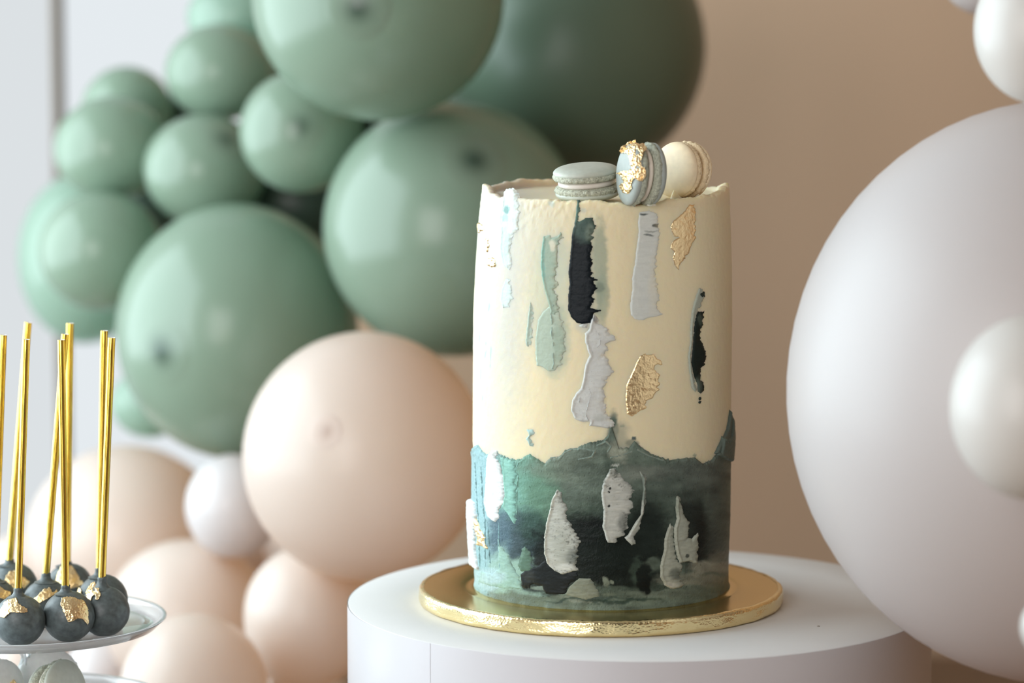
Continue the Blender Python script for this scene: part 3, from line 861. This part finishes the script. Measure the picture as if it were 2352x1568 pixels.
def macaron(name, label, cat, center, axis, R, T, mats, group=None, s=0, fill=0.085):
    """two domed shells with ruffled feet round a filling; axis = direction of the stack"""
    m_shell, m_foot, m_fill = mats
    root = empty(name, center, label, cat, group)
    rot = Vector((0, 0, 1)).rotation_difference(Vector(axis)).to_matrix()
    rot = np.array(rot)
    fh = T * fill          # filling half height
    foot = T * 0.17
    dome = T * 0.5 - fh - foot

    def put(nm, prof, mat, n, noise, parent, flip=False, sh=(0, 0)):
        V, Fc = lathe(prof, n, noise)
        V = V + np.array([sh[0], sh[1], 0])
        if flip:
            V = V * np.array([1, -1, -1])
        V = V @ rot.T
        return mesh(nm, V, Fc, mat, parent)

    def wob(V, Tt, Rr, Zz):
        V = V.copy()
        k = 1 + 0.025 * np.sin(2 * Tt + s) + 0.015 * np.sin(3 * Tt + 2 * s)
        V[..., 0] *= k
        V[..., 1] *= k
        return V

    def ruff(V, Tt, Rr, Zz):
        V = wob(V, Tt, Rr, Zz)
        n = 0.075 * fbm(np.cos(Tt) * 17, np.sin(Tt) * 17, Zz / R * 17, 40 + s, 3)
        k = 1 + n * (Rr > 0.5 * R)
        V[..., 0] *= k
        V[..., 1] *= k
        return V

    for flip in (False, True):
        sh = (0.02 * R, 0.01 * R) if flip else (-0.02 * R, 0)
        z = fh + foot
        prof = [(R * 0.90, z - foot * 0.25), (R * 0.975, z), (R, z + dome * 0.16)] + [(R * math.cos(a) ** 0.62, z + dome * (0.16 + 0.84 * math.sin(a) ** 0.9)) for a in np.linspace(0.12, math.pi / 2 - 0.03, 14)] + [(0, z + dome)]
        o = put('shell', prof, m_shell, 56, wob, root, flip, sh)
        fp = [(0, fh), (R * 0.86, fh), (R * 0.95, fh + foot * 0.1), (R * 1.0, fh + foot * 0.35), (R * 1.005, fh + foot * 0.65), (R * 0.985, fh + foot * 1.0), (R * 0.95, fh + foot * 1.15)]
        f_ = put('ruffled_foot', fp, m_foot, 120, ruff, o, flip, sh)
    put('filling', [(0, -fh * 1.02), (R * 0.80, -fh * 1.02), (R * 0.87, -fh * 0.6), (R * 0.885, 0), (R * 0.87, fh * 0.6), (R * 0.8, fh * 1.02), (0, fh * 1.02)], m_fill, 48, wob, root)
    return root, rot


MM_sage = macaron_mats('sage_macaron', (0.50, 0.53, 0.46), (0.47, 0.48, 0.38), (0.76, 0.70, 0.63))
MM_blue = macaron_mats('grey_green_macaron', (0.33, 0.365, 0.34), (0.42, 0.44, 0.35), (0.76, 0.68, 0.58))
MM_cream = macaron_mats('cream_macaron', (0.88, 0.72, 0.49), (0.88, 0.70, 0.45), (0.88, 0.72, 0.50), 0.08)
MM_white = macaron_mats('white_macaron', (0.82, 0.82, 0.80), (0.75, 0.74, 0.70), (0.8, 0.78, 0.75))

PXM = 2.0 / F                                    # metres per pixel near the cake top
R1, T1 = 72 * PXM, 80 * PXM
c1 = at_z(1347, 418, Z_TOP + T1 / 2 + 0.0004)
macaron('macaron', 'pale sage macaron lying flat on top of the cake', 'macaron', c1, (-0.06, -0.10, 1), R1, T1, MM_sage, 'macarons on the cake', 1)
R2, T2 = 68 * PXM, 86 * PXM
c2 = at_z(1473, 400, Z_TOP + R2 - 0.0006)
ax2 = np.array([-0.93, -0.34, 0.06])
mac2, rot2 = macaron('macaron', 'grey-green macaron standing on edge, draped with gold leaf', 'macaron', c2, ax2, R2, T2, MM_blue, 'macarons on the cake', 2)
R3, T3 = 65 * PXM, 84 * PXM
c3 = at_z(1567, 391, Z_TOP + R3 - 0.0006)
ax3 = np.array([-0.68, -0.70, 0.12])
macaron('macaron', 'cream macaron standing on edge behind the gold-leafed one', 'macaron', c3, ax3, R3, T3, MM_cream, 'macarons on the cake', 3, 0.05)


def leaf_patch(poly, surf, h, crumple, step, s, parent, origin, name='gold_leaf', curl=0.0):
    """a crumpled scrap of gold leaf: poly in the surface's own 2-D coordinates, surf(a,b,h) -> points"""
    p = np.array(poly, float)
    a = np.arange(p[:, 0].min() - 2 * step, p[:, 0].max() + 2 * step, step)
    b = np.arange(p[:, 1].min() - 2 * step, p[:, 1].max() + 2 * step, step)
    A, B = np.meshgrid(a, b, indexing='ij')
    sd = sd_poly(p[:, 0], p[:, 1], A, B) + 0.5 + 1.8 * fbm(A * 0.2, B * 0.2, 0, s, 3)
    c = np.abs(fbm(A * 0.09, B * 0.09, 0, s + 1, 3)) + 0.6 * np.abs(fbm(A * 0.25, B * 0.2, 0, s + 2, 2))
    hh = np.maximum(h + crumple * (0.45 - c), 0.00025) + curl * np.exp(-np.maximum(sd, 0) / 4.0)
    V = surf(A, B, hh)
    Fq = grid_faces(*A.shape)
    Fq = Fq[(sd.ravel()[Fq] > 0).all(1)]
    used = np.unique(Fq)
    rm = np.zeros(A.size, int)
    rm[used] = np.arange(len(used))
    Vt = V.reshape(-1, 3)[used]
    o = mesh(name, Vt - origin, rm[Fq], M_leaf, parent)
    md = o.modifiers.new('thickness', 'SOLIDIFY')
    md.thickness = 0.00012
    return o


# leaf draped over the left shell of the standing macaron: coordinates are pixels from the macaron's centre in the picture
def surf2(A, B, h):
    # point on the ellipsoid-like outside of the macaron facing the camera
    ax = ax2 / np.linalg.norm(ax2)
    P = c2 + A[..., None] * PXM * np.array([1, 0, 0]) - B[..., None] * PXM * UP
    # march towards the camera from behind and stop at a squashed ball
    v = -FWD
    d = P - c2
    a_, r_ = T2 * 0.525, R2 * 1.03

    def metric(q):
        t_ = q @ ax
        rr = q - t_[..., None] * ax
        return (np.abs(t_) / a_) ** 2.6 + (np.sqrt((rr ** 2).sum(-1)) / r_) ** 3.2
    lo, hi = np.zeros(A.shape), np.full(A.shape, 0.03)
    for _ in range(30):
        mid = (lo + hi) / 2
        inside = metric(d + mid[..., None] * v) < 1
        lo, hi = np.where(inside, mid, lo), np.where(inside, hi, mid)
    return P + (lo + h)[..., None] * v + 0.5 * h[..., None] * np.array([-0.4, 0, 0.6])


leaf_patch([(-48, -50), (-40, -62), (-28, -70), (-12, -75), (-10, -66), (6, -66), (12, -54), (4, -44), (2, -34), (-2, -26), (-2, -14), (8, -6), (10, 8), (2, 18), (-8, 20), (-16, 14), (-24, 20), (-32, 12), (-32, 0), (-24, -10), (-26, -22), (-28, -36), (-34, -46), (-44, -44)], surf2, 0.0009, 0.0022, 1.0, 5, mac2, c2)
leaf_patch([(-54, 0), (-40, -6), (-26, -2), (-20, 14), (-24, 26), (-22, 36), (-28, 46), (-42, 42), (-50, 26), (-40, 20), (-44, 8)], surf2, 0.0008, 0.0022, 1.0, 15, mac2, c2)

# ------------------------------------------------------------------ cake pops on the glass stand
PL_X, PL_Y, PL_Z = (60 - W / 2) * 2.03 / F, -0.005, -0.0135       # centre of the upper plate, height of its floor
gs = empty('glass_stand', (PL_X, PL_Y, TABLE_Z), 'two-tier clear glass stand under the gold-stick cake pops', 'cake stand')
up = PL_Z - TABLE_Z
PR = 322 * 2.03 / F


def plate_prof(z, R, rise):
    a = [(0, z - 0.0035), (R * 0.55, z - 0.0035), (R * 0.80, z - 0.0030), (R * 0.93, z + rise * 0.25 - 0.002), (R * 0.985, z + rise * 0.7), (R, z + rise - 0.0006)]
    b = [(R - 0.0006, z + rise), (R - 0.0020, z + rise - 0.0002), (R * 0.965, z + rise * 0.75), (R * 0.92, z + rise * 0.3), (R * 0.86, z + 0.0003), (R * 0.6, z), (0, z)]
    return a + b


V, Fc = lathe(plate_prof(up, PR, 0.0055), 128)
o = mesh('upper_plate', V, Fc, M_glass, gs)
low = up - 0.0505
V, Fc = lathe(plate_prof(low, PR * 1.0, 0.0055), 128)
mesh('lower_plate', V, Fc, M_glass, gs)


def facet(V, T, R, Z):
    V = V.copy()
    k = 1 + 0.16 * np.cos(8 * T) * (R > 0.001) * (R < 0.02)
    V[..., 0] *= k
    V[..., 1] *= k
    return V


zz = np.linspace(low + 0.0002, up - 0.0037, 26)
prof = [(0, zz[0])] + [(0.0026 + 0.0011 * abs(math.sin(i * 0.75)), z) for i, z in enumerate(zz)] + [(0, zz[-1])]
V, Fc = lathe(prof, 48, facet)
mesh('stem', V, Fc, M_glass, gs)
prof = [(0, 0), (0.05, 0), (0.052, 0.002), (0.04, 0.006), (0.012, 0.016), (0.007, 0.05), (0.006, low * 0.6), (0.008, low - 0.01), (0.012, low - 0.0037), (0, low - 0.0037)]
V, Fc = lathe(prof, 64)
mesh('foot', V, Fc, M_glass, gs)

STEEL = 0.0
pops = [  # ball centre px, ball radius px, stick foot px, stick top px, what tells it apart
    ((45, 1424), 59, (42, 1352), (60.5, 779), 'frontmost gold-stick cake pop, gold scrap wrapped over its crown', [(-46, -22), (-30, -44), (-8, -50), (0, -34), (16, -26), (18, -18), (2, -16), (-18, -18), (-34, -6), (-44, -8)]),
    ((158, 1415), 59, (150.5, 1346), (140.5, 780), 'cake pop with a large pointed gold leaf on its face', [(-16, -42), (4, -44), (20, -38), (36, -34), (42, -18), (44, 8), (42, 20), (30, 6), (22, 6), (4, 12), (-2, 14), (-6, 2), (-14, -14), (-18, -26)]),
    ((240, 1403), 58, (234.5, 1325), (256.5, 775), 'rightmost near cake pop, small crumpled gold scrap beside stick', [(-42, -42), (-30, -62), (-22, -66), (-12, -50), (-8, -34), (-12, -26), (-20, -26), (-20, -36), (-26, -34), (-30, -22), (-38, -28)]),
    ((236, 1376), 58, (229, 1306), (239.5, 759), 'cake pop mostly hidden behind the rightmost near one', [(-62, -8), (-52, -28), (-46, -18), (-50, 2), (-60, 4)]),
    ((107, 1386), 56, (106, 1318), (149.5, 767), 'cake pop with leaning stick, thin gold scrap below its collar', [(-34, -8), (-20, -18), (-8, -32), (8, -36), (14, -24), (22, -32), (24, -26), (10, -14), (-6, -6), (-20, 2), (-30, -4)]),
    ((160, 1346), 53, (154, 1290), (161, 742), 'cake pop at back with broad fan of gold leaf', [(-30, -20), (-20, -44), (4, -46), (14, -34), (22, -16), (34, -4), (20, 0), (-4, 8), (-20, 6), (-32, -4)]),
    ((30, 1348), 57, (22, 1286), (64.5, 740), 'cake pop at back with wide yellow gold leaf across it', [(-26, 2), (-10, -34), (4, -38), (20, -24), (38, -12), (24, 2), (0, 10), (-16, 12)]),
    ((-14, 1386), 57, (-12, 1320), (7.5, 769), 'cake pop cut by the left edge of the photo', [(8, -44), (24, -30), (36, -26), (38, -18), (22, -10), (8, -14)]),
]
for k, (bc, br, sb, stp, label, leaf) in enumerate(pops):
    r = br * 2.02 / F
    zc = PL_Z + r * 0.96
    C = at_z(bc[0], bc[1], zc)
    r = br * depth_of(C) / F
    root = empty('cake_pop', (C[0], C[1], PL_Z + 0.0001), label, 'cake pop', 'cake pops on the glass stand')
    O = np.array(root.location)
    bot, top = at_y(sb[0], sb[1] , C[1]), at_y(stp[0], stp[1], C[1])
    axis = top - bot
    L = np.linalg.norm(axis)
    axis /= L
    # coating: ball with a pooled foot and a collar that climbs the stick
    n, mrow = 64, 44
    ph = np.linspace(0, np.pi, mrow)
    tt = np.linspace(0, 2 * np.pi, n, endpoint=False)
    T_, P_ = np.meshgrid(tt, ph, indexing='ij')
    D = np.stack([np.sin(P_) * np.cos(T_), np.sin(P_) * np.sin(T_), -np.cos(P_)], -1)
    rr = r * (1 + 0.018 * fbm(D[..., 0] * 1.6, D[..., 1] * 1.6, D[..., 2] * 1.6, k) + 0.004 * fbm(D[..., 0] * 9, D[..., 1] * 9, D[..., 2] * 9, k))
    V = D * rr[..., None]
    V[..., 2] = np.maximum(V[..., 2], PL_Z + 0.0002 - C[2])
    flat = V[..., 2] < PL_Z + 0.0012 - C[2]
    V[..., :2] *= np.where(flat, 1.06, 1.0)[..., None]
    ball = mesh('coating', V.reshape(-1, 3) + C - O, grid_faces(n, mrow, True), M_coat, root)
    sr = 8.6 * depth_of(C) / F
    q = np.linspace(0, 1, 14)
    ctop = bot + axis * 0.0006 - C
    cbase = (bot - axis * (np.linalg.norm(bot - C) - r * 0.90)) - C
    rings = []
    for j, w in enumerate(q):
        cc = cbase * (1 - w) + ctop * w
        rad = sr * (1.22 + 1.9 * (1 - w) ** 4) if w < 1 else sr * 1.0
        rad = rad * (1 + 0.05 * vnoise(tt[::2] * 1.5, w * 5, 0, k))
        rings.append(np.stack([cc[0] + rad * np.cos(tt[::2]), cc[1] + rad * np.sin(tt[::2]), np.full(n // 2, cc[2]) + 0.0006 * (w > 0.9) * vnoise(tt[::2] * 1.2, 1, 0, k)], -1))
    V = np.stack(rings, 1).reshape(-1, 3)
    o = mesh('coating_collar', V + C - O, grid_faces(n // 2, len(q), True), M_coat, ball)
    # stick: rolled foil paper tube with an open end
    b0 = bot - axis * 0.004
    Ls = np.linalg.norm(top - b0)
    prof = [(sr, 0)] + [(sr, z) for z in np.linspace(0.005, Ls - 0.0003, 20)] + [(sr * 0.97, Ls)]

    def seam(V, T, R, Z):
        V = V.copy()
        dd = ((T / (2 * np.pi) - Z / 0.03) % 1.0)
        kk = 1 + 0.035 * (dd < 0.08)
        V[..., 0] *= kk
        V[..., 1] *= kk
        return V
    V, Fc = lathe(prof, 24, seam)
    rot = np.array(Vector((0, 0, 1)).rotation_difference(Vector(axis)).to_matrix())
    stick = mesh('stick', V @ rot.T + b0 - O, Fc, M_stick, root)
    V, Fc = lathe([(sr * 0.97, Ls), (sr * 0.80, Ls - 0.0002), (sr * 0.78, Ls - 0.006), (0, Ls - 0.006)], 24)
    o = mesh('paper_end', V @ rot.T + b0 - O, Fc, M_stick_in, stick)
    o['label'] = 'white paper end of the stick'
    pm = depth_of(C) / F

    def surf(A, B, h, C=C, r=r, pm=pm):
        a_, b_ = A * pm / (r * 1.012), B * pm / (r * 1.012)
        q2 = np.minimum(a_ ** 2 + b_ ** 2, 0.98)
        vd, rt_, up_ = view_frame(C)
        d = a_[..., None] * rt_ - b_[..., None] * up_ - np.sqrt(1 - q2)[..., None] * vd
        return C + d * (r * 1.012 + h)[..., None]
    leaf_patch(leaf, surf, 0.0003, 0.0006, 1.2, 100 + k * 7, root, O, curl=0.0002)

# macarons on the lower plate
LZ = low + TABLE_Z
Rm, Tm = 72 * 2.02 / F, 82 * 2.02 / F
macaron('macaron', 'sage macaron leaning on edge on the lower glass plate', 'macaron', at_z(132, 1592, LZ + Rm * 0.99), (0.80, -0.50, 0.25), Rm, Tm, MM_sage, 'macarons on the glass stand', 4)
_m, _r = macaron('macaron', 'white macaron with gold flecks at the far left of the lower plate', 'macaron', at_z(-18, 1585, LZ + Rm * 1.0), (0.75, -0.66, 0.1), Rm, Tm, MM_white, 'macarons on the glass stand', 5)
cm = np.array(_m.location)
leaf_patch([(14, -20), (24, -28), (34, -8), (30, 16), (20, 22), (22, 4), (14, -6)], lambda A, B, h: cm + A[..., None] * PXM * np.array([0.9, 0.42, 0.0]) - B[..., None] * PXM * UP + np.array([0.72, -0.66, 0.1]) * (Tm * 0.5 + 0.0004) + h[..., None] * np.array([0.75, -0.66, 0]), 0.0004, 0.001, 1.5, 300, _m, cm)
macaron('macaron', 'white macaron standing behind the glass stem', 'macaron', at_z(84, 1596, LZ + Rm * 0.99) + np.array([0, 0.045, 0.0]), (0.30, -0.95, 0.1), Rm, Tm * 0.8, MM_white, 'macarons on the glass stand', 6)

# ------------------------------------------------------------------ balloons
BAL = [
    # centre px, radii px, first depth, crown direction (picture units of radius), material, spot, label, group
    ((869, -6), (290, 283), 2.42, (-0.16, 0.08), 'g', 1, 'big sage balloon cut by the top edge, dark crown spot facing us', 'green'),
    ((838, 1048), (281, 287), 2.36, (-0.31, -0.19), 'p', 3, 'big peach balloon beside the cake, faint crown spot', 'peach'),
    ((1040, 528), (299, 297), 2.44, (0.16, -0.52), 'g', 1, 'big sage balloon right behind the cake, small grey crown spot', 'green'),
    ((548, 760), (281, 294), 2.46, (-0.61, 0.16), 'g', 1, 'big sage balloon above the peach one, dark spot at its left', 'green'),
    ((232, 575), (143, 136), 2.52, (-0.3, 0.1), 'g', 0, 'small sage balloon touching the big one with side spot', 'green'),
    ((692, 303), (142, 140), 2.46, (-0.02, -0.1), 'g', 2, 'small sage balloon tucked under the top big one', 'green'),
    ((470, 392), (141, 130), 2.50, (0.33, -0.56), 'g', 2, 'small sage balloon in the middle of the small ones', 'green'),
    ((505, 166), (126, 111), 2.62, (-0.3, 0.3), 'g', 0, 'small sage balloon highest of the four stacked small ones', 'green'),
    ((258, 342), (134, 120), 2.66, (-0.2, 0.1), 'g', 0, 'small sage balloon at the left with pale reflection at its edge', 'green'),
    ((545, 40), (116, 90), 2.70, (-0.2, 0.3), 'q', 0, 'pale sage balloon cut by the top edge against the window', 'green'),
    ((292, 258), (106, 106), 2.74, (0.1, -0.3), 'g', 0, 'sage balloon peeping over the left small ones', 'green'),
    ((1310, 108), (311, 308), 2.66, (0.2, 0.2), 'd', 0, 'big sage balloon behind the macarons, colour darkened for shade', 'green'),
    ((690, 470), (150, 140), 2.66, (0, 0), 'k', 0, 'green balloon darkened for shade in the gap between the sage ones', 'green'),
    ((860, 290), (110, 110), 2.60, (0, 0), 'k', 0, 'green balloon darkened for shade in the slit between the two biggest sage ones', 'green'),
    ((345, 470), (110, 110), 2.60, (0, 0), 'k', 0, 'green balloon darkened for shade showing between three small sage ones', 'green'),
    ((455, 262), (80, 80), 2.80, (0, 0), 'k', 0, 'green balloon darkened for shade filling the upper gap between the small ones', 'green'),
    ((645, 120), (110, 100), 2.80, (0, 0), 'd', 0, 'green balloon darkened for shade tucked behind the top big one at its left', 'green'),
    ((196, 592), (154, 197), 2.84, (-0.4, 0.2), 'q', 0, 'long pale sage balloon behind the left small ones', 'green'),
    ((345, 925), (90, 80), 2.74, (-0.2, 0.3), 'q', 0, 'pale sage balloon glimpsed under the big side-spotted one', 'green'),
    ((708, 1418), (151, 166), 2.36, (0.5, -0.80), 'p', 2, 'peach balloon left of the pedestal, tan spot on its shoulder', 'peach'),
    ((445, 1592), (172, 184), 2.34, (0.2, -0.2), 'p', 0, 'peach balloon cut by the bottom edge right of the glass stand', 'peach'),
    ((536, 1162), (110, 120), 2.52, (-0.3, 0.1), 'l', 0, 'small pale blush balloon under the sage one with side spot', 'peach'),
    ((432, 1422), (192, 184), 2.52, (0, -0.3), 'p', 0, 'peach balloon behind the glass plate of cake pops', 'peach'),
    ((290, 1236), (228, 214), 2.70, (0.1, -0.2), 'p', 0, 'large blurred peach balloon behind the gold sticks', 'peach'),
    ((275, 1320), (85, 82), 2.66, (0, 0), 'l', 0, 'small blush balloon behind the back cake pops', 'peach'),
    ((60, 1330), (110, 110), 2.72, (0, 0), 'p', 0, 'peach balloon behind the leftmost cake pops', 'peach'),
    ((230, 1560), (90, 96), 2.60, (0, 0), 'l', 0, 'pinkish balloon low behind the small grey macaron', 'peach'),
    ((725, 1640), (100, 92), 2.50, (0, 0), 'p', 0, 'peach balloon just showing at the bottom edge by the pedestal', 'peach'),
    ((600, 1530), (120, 120), 2.66, (0, 0), 'p', 0, 'peach balloon in the glowing gap between the low ones', 'peach'),
    ((740, 1240), (140, 120), 2.72, (0, 0), 'p', 0, 'peach balloon in the gap under the biggest peach one', 'peach'),
    ((585, 1285), (90, 80), 2.78, (0, 0), 'p', 0, 'peach balloon in the gap beneath the small pale blush one', 'peach'),
    ((60, 1540), (110, 100), 2.72, (0, 0), 'p', 0, 'peach balloon low behind the glass stem', 'peach'),
    ((2440, 900), (632, 671), 1.86, (-0.1, 0.1), 'b', 0, 'huge blush balloon at the right edge', 'pale'),
    ((2374, 935), (192, 214), 1.66, (0.2, 0.1), 'i', 0, 'ivory balloon in front of the huge blush one', 'pale'),
    ((2392, 66), (155, 174), 1.78, (0.2, 0.1), 'i', 0, 'ivory balloon in the top right corner', 'pale'),
    ((2270, -60), (110, 96), 2.3, (0, 0), 'b', 0, 'blush balloon tip at the top edge by the ivory one', 'pale'),
    ((2412, 1440), (68, 74), 1.66, (0, 0), 'i', 0, 'ivory balloon barely showing low at the right edge', 'pale'),
]
GROUPS = {'green': 'sage balloons of the garland', 'peach': 'peach balloons heaped behind the cake', 'pale': 'pale balloons at the right'}
BM = {'g': M_green, 'q': M_green_pale, 'k': M_green_gap_shade, 'd': M_green_shaded, 'p': M_peach, 'l': M_lilac, 'b': M_blush, 'i': M_ivory}
placed = []
for (c, rad, d0, crown, mk, spot, label, grp) in BAL:
    d = d0
    if c[0] < 1800:
        for _ in range(400):
            C = at(c[0], c[1], d)
            r = 0.5 * (rad[0] + rad[1]) * d / F
            bad = any(np.linalg.norm(C - C2) < (r + r2) * 1.02 for C2, r2 in placed)
            if not bad:
                break
            d += 0.005
    C = at(c[0], c[1], d)
    r = 0.5 * (rad[0] + rad[1]) * d / F
    placed.append((C, r))
    # profile in units of the radius: crown at +z, neck and knot at -z
    ang = np.linspace(0.0, math.pi - 0.14, 40)
    prof = [(math.sin(a) * (1.0 if a < math.pi / 2 else 1 - 0.05 * math.sin(2 * (a - math.pi / 2)) ** 2), math.cos(a) * (1.0 if a < math.pi / 2 else 1.03)) for a in ang]
    zn = prof[-1][1]
    prof += [(0.10, zn - 0.02), (0.055, zn - 0.06), (0.04, zn - 0.09), (0.06, zn - 0.11), (0.065, zn - 0.13), (0.04, zn - 0.145), (0.05, zn - 0.17), (0.075, zn - 0.21), (0.06, zn - 0.215), (0.0, zn - 0.19)]
    prof[0] = (0.0, 1.0)
    V, Fc = lathe(prof[::-1], 64)
    q = math.sqrt(max(0.05, 1 - crown[0] ** 2 - crown[1] ** 2))
    vd, rt_, up_ = view_frame(C)
    ax = rt_ * crown[0] - up_ * crown[1] - vd * q
    rot = np.array(Vector((0, 0, 1)).rotation_difference(Vector(ax)).to_matrix())
    S = np.array([rad[0], 0.5 * (rad[0] + rad[1]), rad[1]]) * d / F
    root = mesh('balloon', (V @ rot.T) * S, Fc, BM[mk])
    root.location = C
    tag(root, label, 'balloon', GROUPS[grp])
    if spot:
        w, strength = {1: (0.26, 0.95), 2: (0.40, 0.7), 3: (0.14, 0.6)}[spot]
        a = np.linspace(w, 0, 14)
        sp = [(math.sin(x), math.cos(x) + 0.0015 * sstep(w, w * 0.8, x) + 0.004 * math.exp(-(x / (w * 0.25)) ** 2)) for x in a]
        sp = [(math.sin(w * 1.03), math.cos(w * 1.03) - 0.003)] + sp
        V, Fc = lathe(sp, 32)
        mk_ = np.array([0] + [strength * math.exp(-(x / (w * 0.42)) ** 2) for x in a])
        pig = np.repeat(np.tile(mk_, 32)[:, None], 3, 1)
        o = mesh('crown_spot', (V @ rot.T) * S, Fc, M_green_spot if mk in 'gdqk' else M_peach_spot, root, pig)
        o['label'] = 'thicker darker spot at the crown'
    print('balloon %-62s depth %.3f r %.3f y %.3f' % (label, d, r, C[1]))
